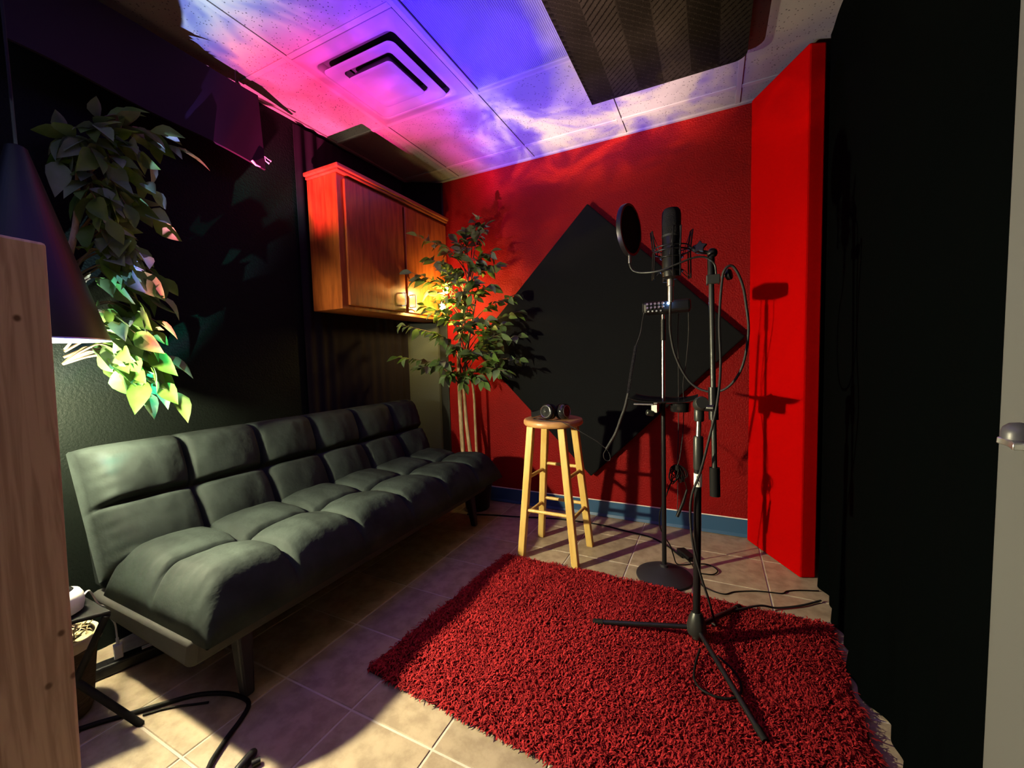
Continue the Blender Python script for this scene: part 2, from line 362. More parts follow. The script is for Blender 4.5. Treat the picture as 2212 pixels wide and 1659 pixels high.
for a, b in (((x0,y0,2.392),(x0+0.022,y1,2.428)),((x1-0.022,y0,2.392),(x1,y1,2.428)),((x0+0.022,y0,2.392),(x1-0.022,y0+0.022,2.428)),((x0+0.022,y1-0.022,2.392),(x1-0.022,y1,2.428))): fr.box(a, b)
fr.build('light_frame', 'vent_white', lt, 0, 0.003)
MB().box((x0+0.0225,y0+0.0225,2.401),(x1-0.0225,y1-0.0225,2.407)).build('lens', 'light_lens', lt, 0)
# chevron foam panel under the ceiling
def chevron(x0, x1, y0, y1, zt, zb):
    nx, ny = 150, 340; X = np.linspace(x0, x1, nx); Y = np.linspace(y0, y1, ny)
    XX, YY = np.meshgrid(X, Y, indexing='ij')
    tri = np.abs(((XX-x0)/0.115) % 2 - 1)*0.115
    ph = (YY + tri*0.95)/0.030
    saw = np.abs((ph % 1)*2-1)
    edge = np.minimum.reduce([XX-x0, x1-XX, YY-y0, y1-YY])
    Z = zb + 0.012*saw*np.clip(edge/0.012, 0, 1) - 0.003
    r = 0.05; cxx, cyy = x1-r, y1-r        # rounded far right corner
    d = np.hypot(np.maximum(XX-cxx, 0), np.maximum(YY-cyy, 0)); k = d > r
    XX = np.where(k, cxx+(XX-cxx)*r/np.maximum(d, 1e-6), XX); YY = np.where(k, cyy+(YY-cyy)*r/np.maximum(d, 1e-6), YY)
    vs = np.stack([XX, YY, Z], -1).reshape(-1, 3).tolist()
    fs = [(i*ny+j, i*ny+j+1, (i+1)*ny+j+1, (i+1)*ny+j) for i in range(nx-1) for j in range(ny-1)]
    ring = [i*ny for i in range(nx)]+[(nx-1)*ny+j for j in range(1, ny)]+[i*ny+ny-1 for i in range(nx-2, -1, -1)]+[j for j in range(ny-2, 0, -1)]
    o = len(vs); vs += [(vs[k][0], vs[k][1], zt) for k in ring]; n = len(ring)
    fs += [(ring[k], ring[(k+1) % n], o+(k+1) % n, o+k) for k in range(n)]+[tuple(range(o, o+n))]
    mb = MB(); mb.v = [tuple(p) for p in vs]; mb.f = fs; return mb
f = chevron(-0.553, 0.128, 0.90, 2.125, 2.399, 2.335).build('foam_panel', 'foam', smooth=0)
tag(f, 'black acoustic foam panel with zigzag ridges fixed under the ceiling', 'acoustic panel')

# ------------------------------------------------------------------ wall panels and curtains
# black square panel turned on its corner
c0 = Vector((-0.711, YF-0.028, 1.148)); h = 1.234/2
M = Matrix.Rotation(math.radians(45), 3, 'Y')
tag(MB().obox(c0, (2*h, 0.05, 2*h), M).build('diamond_panel', 'black_fabric', smooth=0, bevel=0.008), 'large black square acoustic panel hung as a diamond on the red wall', 'acoustic panel')
# red panel, floor to ceiling, angled across the right corner
a, b = Vector((0.178, 2.585, 0)), Vector((0.371, 2.233, 0)); n_ = Vector((0.067, 0.029, 0))
mb = MB().hexa([a+Vector((0,0,0.003)), b+Vector((0,0,0.003)), b+n_+Vector((0,0,0.003)), a+n_+Vector((0,0,0.003))], [q+Vector((0,0,2.385)) for q in (a, b, b+n_, a+n_)])
tag(mb.build('red_panel', 'red_fabric', smooth=0, bevel=0.008), 'tall bright red fabric panel leaning across the right corner beside the curtain', 'acoustic panel')
# diagonal corner panels; the upper one's shade is put into its darker colour
tag(MB().prism([(XL+0.002,2.462),(-1.842,2.612),(XL+0.002,2.612)], 2.135, ZC-0.006).build('corner_panel', 'black_fabric', smooth=0, bevel=0.006), 'shade-toned fabric corner panel between cabinet top and ceiling', 'acoustic panel', 'corner panels')
tag(MB().prism([(XL+0.002,2.43),(-1.902,2.585),(-1.902,2.612),(XL+0.002,2.612)], 0.002, 1.345).build('corner_panel', 'charcoal_fabric', smooth=0, bevel=0.006), 'grey fabric corner panel below the cabinet, behind the leafy tree', 'acoustic panel', 'corner panels')
def drape(name, m, x, y0, y1, zt, zb, amp, waves, seed, hem=None, n=(160, 40), thick=0.004, smooth=60):
    rs = random.Random(seed); ph = [(rs.uniform(0, 6.28), waves*rs.uniform(0.6, 1.5), rs.uniform(0.4, 1)) for _ in range(4)]
    mb = MB(); nu, nv = n; vs = []
    for side in (0, 1):
        for i in range(nu+1):
            u = i/nu; y = y0+(y1-y0)*u
            for j in range(nv+1):
                w = j/nv; zbot = zb if hem is None else zb+hem(u)[1]
                z = zt+(zbot-zt)*w
                d = sum(a*math.sin(p+2*PI*fq*u+0.5*w*math.sin(p*3)) for p, fq, a in ph)/2.2
                xo = x+amp*d*(0.55+0.45*w)
                if hem is not None: xo += hem(u)[0]*max(0, (w-0.72)/0.28)**2
                vs.append((xo+(thick if side else 0), y, z))
    N = (nu+1)*(nv+1); g = lambda i, j, s: s*N+i*(nv+1)+j
    fs = [(g(i,j,s),g(i+1,j,s),g(i+1,j+1,s),g(i,j+1,s)) for s in (0,1) for i in range(nu) for j in range(nv)]
    fs += [(g(i,j,0),g(i,j,1),g(i+1,j,1),g(i+1,j,0)) for j in (0, nv) for i in range(nu)]+[(g(i,j,0),g(i,j+1,0),g(i,j+1,1),g(i,j,1)) for i in (0, nu) for j in range(nv)]
    mb.v = vs; mb.f = fs; return mb
def hem_r(u):   # puddled hem of the right curtain
    y = 0.94+1.29*u
    return (-0.028*math.exp(-((y-1.62)/0.16)**2)+0.012*math.sin(y*19)-0.01*math.sin(y*47), 0.0)
o = drape('curtain', 'curtain', 0.440, 0.94, 2.225, 2.385, 0.006, 0.007, 4, 3, hem_r, (220, 60)).build('curtain', 'curtain', smooth=60)
tag(o, 'long black curtain covering the right wall from ceiling to floor', 'curtain', 'black curtains')
o = drape('curtain', 'curtain', -2.062, 1.56, 2.415, 2.37, 0.03, 0.009, 9, 5, None, (200, 20)).build('curtain', 'pleat_cloth', smooth=60)
tag(o, 'black pleated curtain on the left wall behind the wooden cabinet', 'curtain', 'black curtains')
# black hanging blanket high on the left wall
bl = thing('hanging_blanket', 'black fabric banner hung high on the left wall under the ceiling', 'banner', (-1.95, 0.95, 2.0))
mb = MB(); nu, nv = 30, 12; vs = []
for s in (0, 1):
    for i in range(nu+1):
        for j in range(nv+1):
            u, w = i/nu, j/nv; y = 0.50+0.80*u+0.02*w*u; zb = 2.075-0.066*u; z = 2.345+(zb-2.345)*w
            vs.append((-1.955+0.012*s+0.010*math.sin(5*u)+0.012*w*math.sin(9*u+1), y, z))
N = (nu+1)*(nv+1); g = lambda i, j, s: s*N+i*(nv+1)+j
fs = [(g(i,j,s),g(i+1,j,s),g(i+1,j+1,s),g(i,j+1,s)) for s in (0,1) for i in range(nu) for j in range(nv)]
fs += [(g(i,j,0),g(i,j,1),g(i+1,j,1),g(i+1,j,0)) for j in (0, nv) for i in range(nu)]+[(g(i,j,0),g(i,j+1,0),g(i,j+1,1),g(i,j,1)) for i in (0, nu) for j in range(nv)]
mb.v = vs; mb.f = fs; mb.build('cloth', 'banner', bl, 60)
mb = MB()
for q in ((1.335, 2.054, 0.010), (1.325, 2.040, -0.008)): mb.tube([(-1.95,1.312,2.068),(-1.948,q[0]-0.01,q[1]+0.006),(-1.946,q[0]+0.006,q[1])], [0.001,0.002,0.0045], 6)
mb.build('cord_tip', 'white_plastic', bl, 50, label='pale forked cord end')
MB().tube([(-1.945,1.245,2.02),(-1.944,1.262,2.006),(-1.945,1.285,2.006)], [0.006,0.005,0.002], 6).build('cord_tip', 'white_plastic', bl, 50, label='pale cord end under the hem')
for y_ in (0.62, 1.2): MB().tube([(-1.955,y_,2.345),(-1.955,y_,2.398)], 0.002, 5).build('hanging_wire', 'black_metal', bl)

# ------------------------------------------------------------------ wooden wall cabinet
cb = thing('wall_cabinet', 'varnished wooden two-door wall cabinet above the sofa', 'cabinet', (-1.9, 2.02, 1.355))
XF, XB, YA, YB, ZA, ZB = -1.800, -2.03, 1.60, 2.42, 1.355, 2.075
YB = 2.585
mb = MB().box((XB, YA, ZA), (XF, YB-0.0, ZB)); mb.build('carcass', 'cabinet_wood', cb, 0, 0.003)
mb = MB(); mb.box((XB, YA-0.010, ZB), (XF+0.024, YB, ZB+0.014)); mb.box((XB, YA-0.022, ZB+0.0142), (XF+0.036, YB, ZB+0.036)); mb.build('crown_moulding', 'cabinet_edge', cb, 0, 0.005)
for ya, yb in ((1.640, 2.098), (2.118, 2.570)):
    d = MB().box((XF+0.0005, ya, ZA+0.022), (XF+0.017, yb, ZB-0.022)).build('cabinet_door', 'cabinet_wood', cb, 0, 0.004)
    hy = 2.060 if ya < 2 else 2.160
    MB().tube([(XF+0.016,hy,1.415),(XF+0.040,hy,1.415),(XF+0.046,hy,1.421),(XF+0.046,hy,1.489),(XF+0.040,hy,1.495),(XF+0.016,hy,1.495)], 0.0045, 8).build('door_handle', 'white_plastic', d, 50, label='pale C-shaped door pull')

# ------------------------------------------------------------------ sofa
def quilt(L, D, T, nx, ny, groove=0.034, r=0.07, rfront=0.12, seed=0, bulge=0.030, pin=0.018, rs=0.010):
    """padded mattress, local u along its length, v across (v=D is the front), w up; returns verts (u, v, w) and faces"""
    nu, nv = nx*22+1, 46*ny//2+1
    nu, nv = nx*40+1, 72*ny//2+1
    U, V = np.meshgrid(np.linspace(0, L, nu), np.linspace(0, D, nv), indexing='ij')
    def rounding(d, r): t = np.clip(1-d/r, 0, 1); return np.sqrt(np.clip(1-t*t, 0, 1))
    e = rounding(U, r)*rounding(L-U, r)*rounding(V, r*0.8)*rounding(D-V, rfront)
    cu, cv = (U/L*nx), (V/D*ny); fu, fv = cu % 1, cv % 1
    puff = (np.sin(PI*fu)**0.55)*(np.sin(PI*fv)**0.55)
    du = np.abs(cu-np.round(cu))*L/nx; dv = np.abs(cv-np.round(cv))*D/ny
    iu = (np.round(cu) > 0) & (np.round(cu) < nx); iv = (np.round(cv) > 0) & (np.round(cv) < ny)
    seam = np.where(iu, np.exp(-(du/rs)**2), 0)*0.8 + np.where(iv, np.exp(-(dv/rs)**2), 0)
    pinch = np.where(iu & iv, np.exp(-((du/0.05)**2+(dv/0.05)**2)), 0)
    wr = np.array([[noise.noise((u*9+seed, v*9, seed*3.1))*0.55+noise.noise((u*22+seed, v*7, seed))*0.45 for v in V[0]] for u in U[:, 0]])
    ecr = np.where(np.abs(U-L/2) > L/2-0.10, np.sin(V*150)*0.003*np.clip((np.abs(U-L/2)-(L/2-0.10))/0.1, 0, 1), 0)
    Wt = T*e + e*(bulge*puff - groove*np.clip(seam, 0, 1) - pin*pinch) + e*0.006*wr + ecr*e
    Wb = np.where(e > 0, 0.012*(1-e), 0)
    top = np.stack([U, V, Wt], -1).reshape(-1, 3); bot = np.stack([U, V, Wb], -1).reshape(-1, 3)
    N = nu*nv; fs = [(i*nv+j, (i+1)*nv+j, (i+1)*nv+j+1, i*nv+j+1) for i in range(nu-1) for j in range(nv-1)]
    fs += [(N+i*nv+j, N+i*nv+j+1, N+(i+1)*nv+j+1, N+(i+1)*nv+j) for i in range(nu-1) for j in range(nv-1)]
    ring = [i*nv for i in range(nu)]+[(nu-1)*nv+j for j in range(1, nv)]+[i*nv+nv-1 for i in range(nu-2, -1, -1)]+[j for j in range(nv-2, 0, -1)]
    n = len(ring); fs += [(ring[k], N+ring[k], N+ring[(k+1) % n], ring[(k+1) % n]) for k in range(n)]
    return np.vstack([top, bot]), fs
def place(vs, o, eu, ev, ew): return (np.array(o)+vs[:, :1]*np.array(eu)+vs[:, 1:2]*np.array(ev)+vs[:, 2:3]*np.array(ew)).tolist()
sf = thing('sofa', 'dark tufted velvet futon sofa along the left wall', 'sofa', (-1.62, 1.45, 0))
SY0, SL = 0.575, 1.735
q, fs = quilt(SL, 0.62, 0.145, 6, 2, seed=1, r=0.085, rfront=0.12)
# seat: v from the back (x=-1.84) to the front (x=-1.22)
mb = MB(); mb.add(place(q, (-1.845, SY0, 0.292), (0,1,0), (1,0,0), (0,0,1)), fs); mb.build('seat', 'velvet', sf, 180)
ev = Vector((-0.38, 0, 0.925)).normalized(); ew = Vector((0.925, 0, 0.38)).normalized()
q, fs = quilt(SL, 0.47, 0.13, 6, 2, seed=5, r=0.07, rfront=0.07)
mb = MB(); mb.add(place(q, Vector((-1.865, SY0, 0.335)), (0,1,0), ev, ew), fs); mb.build('backrest', 'velvet', sf, 180)
# backrest liner seen at its near end
mb = MB()
pts = [Vector((-1.89,SY0+0.02,0.30))+ev*t for t in (0,0.15,0.3,0.42)]
mb.hexa([(-1.945,SY0+0.012,0.30),(-1.875,SY0+0.012,0.30),(-1.875,SY0+SL-0.03,0.30),(-1.945,SY0+SL-0.03,0.30)], [(-2.035,SY0+0.012,0.715),(-2.012,SY0+0.012,0.73),(-2.012,SY0+SL-0.03,0.73),(-2.035,SY0+SL-0.03,0.715)])
mb.build('back_panel', 'velvet', sf, 40, 0.015)
mb = MB()   # underside lining, sagging at the near end
mb.hexa([(-1.90,SY0+0.0,0.215),(-1.33,SY0+0.0,0.195),(-1.33,SY0+SL-0.05,0.20),(-1.90,SY0+SL-0.05,0.20)],[(-1.92,SY0-0.012,0.300),(-1.28,SY0-0.010,0.300),(-1.28,SY0+SL-0.03,0.300),(-1.92,SY0+SL-0.03,0.300)])
mb.build('underside', 'underfabric', sf, 40, 0.02, label='grey fabric underside lining')
mb = MB(); mb.tube([(-1.93,SY0+0.05,0.19),(-1.36,SY0+0.05,0.185)],0.010,8); mb.tube([(-1.93,SY0+SL-0.06,0.19),(-1.36,SY0+SL-0.06,0.185)],0.010,8); mb.tube([(-1.70,SY0+0.05,0.187),(-1.70,SY0+SL-0.06,0.187)],0.010,8)
mb.build('frame', 'black_metal', sf, 40)
for (x, y, fx, fy) in ((-1.375,SY0+0.17,-1.345,0.735),(-1.375,SY0+SL-0.17,-1.36,2.165),(-1.84,SY0+0.17,-1.86,0.79),(-1.84,SY0+SL-0.17,-1.86,2.165)):
    mb = MB(); t, b_ = 0.026, 0.017
    mb.hexa([(fx-b_,fy-b_,0),(fx+b_,fy-b_,0),(fx+b_,fy+b_,0),(fx-b_,fy+b_,0)],[(x-t,y-t,0.205),(x+t,y-t,0.205),(x+t,y+t,0.205),(x-t,y+t,0.205)])
    mb.build('leg', 'base_iron', sf, 0, 0.008)

# ------------------------------------------------------------------ shag rug
rug = thing('shag_rug', 'red shag rug on the tiled floor under the microphone stand', 'rug', (-0.32, 1.42, 0))
RC = [(-1.062,0.968),(0.372,0.885),(0.405,1.872),(-0.990,1.890)]   # near left, near right, far right, far left
def rugpt(u, v):
    a = np.array(RC[0])*(1-u)[:, None]+np.array(RC[1])*u[:, None]; b = np.array(RC[3])*(1-u)[:, None]+np.array(RC[2])*u[:, None]
    return a*(1-v)[:, None]+b*v[:, None]
MB().prism(RC, 0.001, 0.009).build('backing', 'rug_base', rug, 0, 0.002)
NT_ = 80000
u, v = RNG.random(NT_), RNG.random(NT_); p0 = rugpt(u, v)
flow = np.array([[noise.noise((x*2.4, y*2.4, 3.3))*3.2, noise.noise((x*7, y*7, 8.1))*2.2] for x, y in p0])
ang = flow.sum(1)*1.4+RNG.normal(0, 0.9, NT_)-1.2; ln = RNG.uniform(0.016, 0.030, NT_); hh = RNG.uniform(0.008, 0.027, NT_); wd = RNG.uniform(0.0012, 0.0025, NT_)
edge = np.minimum.reduce([u, 1-u, v, 1-v]); hh *= np.clip(0.45+edge*14, 0.45, 1)
curl = RNG.normal(0, 0.9, NT_)
SEG = 3; V = np.zeros((NT_, SEG+1, 2, 3)); pos = np.concatenate([p0, np.full((NT_, 1), 0.007)], 1)
for k in range(SEG+1):
    s = k/SEG; a = ang+curl*s
    z = 0.007+hh*np.sin(PI*min(0.78*s+0.0, 1))**0.8 if k else np.full(NT_, 0.007)
    if k: pos[:, :2] += np.stack([np.cos(a), np.sin(a)], 1)*(ln/SEG)[:, None]
    w = wd*(1.0 if k < SEG else 0.35)
    side = np.stack([-np.sin(a), np.cos(a), np.zeros(NT_)], 1)*w[:, None]
    pp = np.stack([pos[:, 0], pos[:, 1], z], 1)
    V[:, k, 0] = pp-side; V[:, k, 1] = pp+side
V = V.reshape(-1, 3)-np.array(rug['_w'])
base = (np.arange(NT_)*(SEG+1)*2)[:, None, None]
Fq = base+np.array([[2*k, 2*k+1, 2*k+3, 2*k+2] for k in range(SEG)])[None]
Fq = Fq.reshape(-1, 4); me = bpy.data.meshes.new('pile')
me.vertices.add(len(V)); me.vertices.foreach_set('co', V.ravel()); me.loops.add(Fq.size); me.loops.foreach_set('vertex_index', Fq.ravel().astype(np.int32))
me.polygons.add(len(Fq)); me.polygons.foreach_set('loop_start', np.arange(0, Fq.size, 4, dtype=np.int32)); me.polygons.foreach_set('use_smooth', np.ones(len(Fq), bool))
me.update(calc_edges=True); me.materials.append(MATS['rug_pile']); o = bpy.data.objects.new('pile', me); COL.objects.link(o); o.parent = rug; o['kind'] = 'stuff'

# ------------------------------------------------------------------ bar stool
st = thing('bar_stool', 'light pine bar stool with a round seat by the diamond panel', 'stool', (-0.765, 2.045, 0))
SC = Vector((-0.765, 2.04, 0))
MB().lathe([(0.0,0.700),(0.135,0.700),(0.152,0.704),(0.158,0.712),(0.158,0.724),(0.154,0.733),(0.146,0.736),(0.11,0.734),(0,0.731)], SC, 48).build('seat', 'pine_seat', st, 50, label='round seat with reddish top')
feet = [(-0.912,1.912),(-0.612,1.912),(-0.610,2.178),(-0.908,2.186)]; tops = [(-0.858,1.955),(-0.688,1.955),(-0.668,2.105),(-0.840,2.115)]
def legpt(i, z): a = Vector((*feet[i], 0)); b = Vector((*tops[i], 0.70)); return a+(b-a)*(z/0.70)
for i in range(4):
    (fx, fy), (tx, ty) = feet[i], tops[i]; w, w2 = 0.0175, 0.0185
    MB().hexa([(fx-w,fy-w,0),(fx+w,fy-w,0),(fx+w,fy+w,0),(fx-w,fy+w,0)],[(tx-w2,ty-w2,0.7005),(tx+w2,ty-w2,0.7005),(tx+w2,ty+w2,0.7005),(tx-w2,ty+w2,0.7005)]).build('leg', 'pine', st, 0, 0.004)
for i, j, z in ((0,1,0.255),(2,3,0.25),(0,3,0.222),(1,2,0.232),(2,3,0.46),(0,3,0.425),(1,2,0.44)):
    MB().tube([legpt(i, z), legpt(j, z)], 0.0095, 10).build('rung', 'pine', st, 50)

# headphones on the stool
hp = thing('headphones', 'glossy black over-ear headphones lying on the bar stool', 'headphones', (-0.765, 2.03, 0.737))
def cup(c, d, name='ear_cup'):
    M = align(d)
    o = MB().lathe([(0,-0.018),(0.034,-0.018),(0.041,-0.012),(0.042,0.0),(0.040,0.010),(0.034,0.016),(0.020,0.017),(0.0,0.015)], c, 28, M).build(name, 'gloss_black', hp, 40)
    MB().lathe([(0.020,-0.034),(0.034,-0.034),(0.041,-0.029),(0.041,-0.021),(0.034,-0.0185)], c, 28, M).build('ear_pad', 'black_plastic', o, 40)
    MB().tube([Vector(c)+M @ Vector((0.030*math.cos(a), 0.030*math.sin(a), 0.0175)) for a in np.linspace(0, 2*PI, 28, endpoint=False)], 0.0016, 6, closed=True).build('trim_ring', 'steel', o, 40, label='silver trim ring')
cup((-0.768,1.965,0.780), (-0.25,-0.96,0.12)); cup((-0.690,2.005,0.779), (0.95,-0.28,0.1))
MB().ribbon([(-0.800,1.985,0.778),(-0.838,1.998,0.764),(-0.872,2.012,0.755),(-0.888,2.045,0.755),(-0.865,2.095,0.755),(-0.800,2.120,0.755),(-0.725,2.085,0.757),(-0.690,2.035,0.768)], (0,0,1), 0.028, 0.007).build('headband', 'gloss_black', hp, 40)
for p_ in ((-0.806,1.983,0.789),(-0.694,2.038,0.779)): MB().sphere(p_, 0.010, 10).build('hinge', 'chrome', hp, 60, label='silver hinge')
RT = [(-1.412,2.4,2.008),(-1.362,2.42,1.939),(-1.493,2.38,1.919),(-1.557,2.36,1.863),(-1.335,2.45,1.776),(-1.281,2.45,1.686),(-1.169,2.42,1.471),(-1.126,2.42,1.366),(-1.143,2.42,1.208),(-1.125,2.4,1.057),(-1.232,2.36,0.969),(-1.339,2.3,0.912),(-1.468,2.25,0.885),(-1.57,2.2,0.948),(-1.735,2.14,1.013),(-1.865,2.1,1.087),(-1.829,2.1,1.298),(-1.69,2.12,1.586),(-1.73,2.1,1.625),(-1.709,2.14,1.86),(-1.615,2.14,1.703),(-1.53,2.2,1.616),(-1.484,2.3,1.763),(-1.385,2.3,1.573),(-1.31,2.38,1.548),(-1.216,2.38,1.285),(-1.251,2.2,1.304),(-1.351,2.2,1.108),(-1.572,2.12,1.217),(-1.461,2.16,1.155),(-1.605,2.12,1.438),(-1.381,2.2,1.399),(-1.66,2.2,1.52),(-1.60,2.18,1.58),(-1.55,2.2,1.48),(-1.70,2.18,1.42),(-1.63,2.15,1.37),(-1.5,2.25,1.62),(-1.45,2.25,1.5),(-1.58,2.3,1.68),(-1.536,2.1,1.056),(-1.246,2.3,1.105),(-1.392,2.38,1.723),(-1.407,2.18,1.284),(-1.16,2.28,0.98),(-1.20,2.30,1.22)]
LT = [(-1.877,0.831,0.968),(-1.898,0.809,1.103),(-1.886,0.788,1.198),(-1.902,0.838,1.405),(-1.904,0.826,1.333),(-1.865,0.784,1.459),(-1.861,0.749,1.386),(-1.919,0.831,1.632),(-1.878,0.812,1.72),(-1.876,0.809,1.836),(-1.93,0.922,1.934),(-1.893,0.855,1.952),(-1.919,0.763,1.982),(-1.901,0.685,1.89),(-1.958,0.631,1.841),(-1.957,0.603,1.753),(-1.904,0.668,1.799),(-1.921,0.728,1.796),(-1.897,0.698,1.669),(-1.912,0.657,1.635),(-1.907,0.746,1.654),(-1.864,0.679,1.572),(-1.913,0.713,1.509),(-1.901,0.748,1.523),(-1.881,0.699,1.462),(-1.862,0.736,1.41),(-1.921,0.777,1.356),(-1.893,0.748,1.314),(-1.91,0.773,1.223),(-1.922,0.772,1.155),(-1.91,0.75,1.054),(-1.924,0.756,0.975),(-1.888,0.771,0.991),(-1.916,0.791,1.051),(-1.891,0.737,1.057),(-1.925,0.735,1.059),(-1.922,0.724,1.007),(-1.867,0.711,1.111),(-1.87,0.752,1.167),(-1.875,0.794,1.236),(-1.928,0.859,1.083)]
# ------------------------------------------------------------------ artificial trees
def leaf_mesh(name, m, L, wid, fold, droop):
    # pointed oval blade with a folded midrib; local y runs to the tip
    vs = []; fs = []
    prof = [(0.0,0.06),(0.18,0.62),(0.38,1.0),(0.58,0.92),(0.78,0.55),(0.92,0.2),(1.0,0.0)]
    for t, w in prof:
        z = -droop*t*t*L; hw = w*wid/2
        vs += [(-hw, t*L, z+fold*hw), (0, t*L, z), (hw, t*L, z+fold*hw)]
    for i in range(len(prof)-1): fs += [(3*i,3*i+1,3*i+4,3*i+3),(3*i+1,3*i+2,3*i+5,3*i+4)]
    fs = [f_ for f_ in fs]
    mb = MB(); mb.v = vs; mb.f = fs
    me = bpy.data.meshes.new(name); me.from_pydata(vs, [], fs); me.materials.append(MATS[m]); me.polygons.foreach_set('use_smooth', [True]*len(fs)); me.update(); return me
LEAVES = [leaf_mesh('leaf', m, 0.074*s, 0.040*s*w, fo, dr) for m, s, w, fo, dr in (('leaf',1,1,0.5,0.15),('leaf',1.12,0.95,0.35,0.3),('leaf_pale',0.9,1.1,0.6,0.1),('leaf',0.82,1.0,0.3,0.25),('leaf_pale',1.05,0.9,0.45,0.35))]
def tree(name, label, base, trunks, tips, origin, per, leafscale, seed, maxleaves, bounds=None, keepout=None, extra=0):
    rs = random.Random(seed); t = thing(name, label, 'tree', base, 'artificial ficus trees')
    MB().lathe([(0.0,0.002),(0.078,0.002),(0.085,0.01),(0.105,0.17),(0.110,0.175),(0.110,0.19),(0.098,0.19),(0.092,0.165),(0,0.16)], (base[0],base[1],0), 24).build('pot', 'black_plastic', t, 40)
    for pts, r in trunks: MB().tube(pts, r, 9, 6).build('trunk', 'bark', t, 60)
    spots = []; br = MB()
    for tip in tips:
        tip = Vector(tip); o = origin(tip)
        mid = o.lerp(tip, 0.5)+Vector((rs.uniform(-.02,.02), rs.uniform(-.02,.02), 0.05+rs.uniform(0,.04)))
        path = catmull([o, o.lerp(mid, 0.5)+Vector((0,0,0.015)), mid, tip], 6)
        n = len(path); br.tube(path, list(np.linspace(0.0045, 0.0014, n)), 5)
        for k in range(per):
            s = 1-(k/per)*0.62; i = min(int(s*(n-1)), n-2); p = path[i].lerp(path[i+1], s*(n-1)-i); d = (path[i+1]-path[i]).normalized()
            spots.append((k, p, d))
    br.build('branches', 'twig', t, 60)
    spots.sort(key=lambda q: q[0]); cnt = 0
    w = Vector(t['_w']); fol = MB()
    for k, p, d in spots:
        if cnt >= maxleaves+extra: break
        side = d.cross(Vector((0,0,1))); side = side.normalized() if side.length > .05 else Vector((1,0,0))
        sgn = 1 if (k % 2) else -1
        yd = (d*rs.uniform(0.25,1.0)*(1 if k else 2.0)+side*sgn*rs.uniform(0.3,0.9)*(1 if k else 0.2)+Vector((rs.uniform(-.3,.3),rs.uniform(-.3,.3),rs.uniform(-0.75,0.12)))).normalized()
        nrm = Vector((rs.uniform(-.6,.6), rs.uniform(-.9,.3), rs.uniform(0.25,1.0))); nrm = (nrm-yd*nrm.dot(yd)).normalized()
        xd = yd.cross(nrm); M = Matrix((xd, yd, nrm)).transposed()
        sc = leafscale*rs.uniform(0.78,1.15); tipp = p+yd*0.075*sc
        if bounds and not all(a <= c <= b for c, (a, b) in zip(tipp, bounds)): continue
        if keepout and keepout(tipp): continue
        cnt += 1; lm = rs.choice(LEAVES)
        if cnt > maxleaves:
            fol.add([p+(M*sc) @ v_.co for v_ in lm.vertices], [tuple(f_.vertices) for f_ in lm.polygons]); continue
        o = bpy.data.objects.new('leaf', lm); COL.objects.link(o); o.parent = t
        o.matrix_local = Matrix.Translation(p-w) @ (M*sc).to_4x4()
    if fol.v: fol.build('foliage', 'leaf', t, 180, kind='stuff')
    return t
RB = (-1.50, 2.44, 0.0)
tr = [([(-1.500,2.44,0.15),(-1.588,2.43,0.30),(-1.600,2.42,0.5),(-1.607,2.42,0.85),(-1.590,2.40,1.10),(-1.53,2.38,1.40),(-1.47,2.39,1.70)], [0.017,0.0165,0.016,0.0155,0.013,0.010,0.006]),
      ([(-1.490,2.45,0.15),(-1.540,2.45,0.32),(-1.548,2.43,0.45),(-1.585,2.45,0.70),(-1.572,2.43,0.95),(-1.50,2.41,1.25),(-1.43,2.42,1.55)], [0.015,0.0145,0.014,0.013,0.011,0.008,0.005]),
      ([(-1.500,2.46,0.15),(-1.515,2.475,0.32),(-1.52,2.475,0.55),(-1.525,2.47,0.85),(-1.55,2.42,1.05)], [0.011,0.010,0.010,0.009,0.006])]
def org_r(tip):
    z = min(max(tip.z-0.22, 0.88), 1.62); s = (z-0.85)/0.85
    return Vector((-1.60+0.14*s, 2.42-0.03*s, z))
tree('artificial_tree', 'leafy artificial ficus tree with pale stems in the far corner behind the sofa', RB, tr, RT, org_r, 18, 1.12, 11, 300,
     ((-2.05,-1.02),(1.95,2.585),(0.84,2.08)), lambda p: (p.x < -1.775 and p.z > 1.33) or (p.y > 2.53 and p.x > -1.58) or any(abs(p.x-bx_) < 0.045 and abs(p.z-bz_) < 0.05 and p.y < 2.40 for bx_, bz_ in ((-1.648, 1.425), (-1.620, 1.532))), extra=340)
GAP = random.Random(77)
def beam_gap(p):   # the foliage leaves an opening above the projector
    k = (2.4-PROJ.z)/max(p.z-PROJ.z, 0.05); yc = PROJ.y+(p.y-PROJ.y)*k; xc = PROJ.x+(p.x-PROJ.x)*k
    return yc > 1.12 and xc > -1.98 and GAP.random() < (0.15 if yc < 1.30 else 0.97)
LB = (-1.945, 0.24, 0.0)
tl = [([(-1.945,0.24,0.15),(-1.95,0.27,0.5),(-1.97,0.36,0.9),(-1.99,0.52,1.2),(-1.97,0.62,1.5),(-1.96,0.65,1.8)], [0.017,0.016,0.015,0.013,0.010,0.005]),
      ([(-1.93,0.235,0.15),(-1.985,0.29,0.55),(-1.955,0.38,0.92),(-2.01,0.54,1.15),(-1.99,0.66,1.4)], [0.014,0.013,0.012,0.010,0.006])]
def org_l(tip):
    z = min(max(tip.z+0.02, 1.08), 1.78); s = (z-1.1)/0.7
    return Vector((-2.00+0.03*s, 0.58+0.10*s, z))
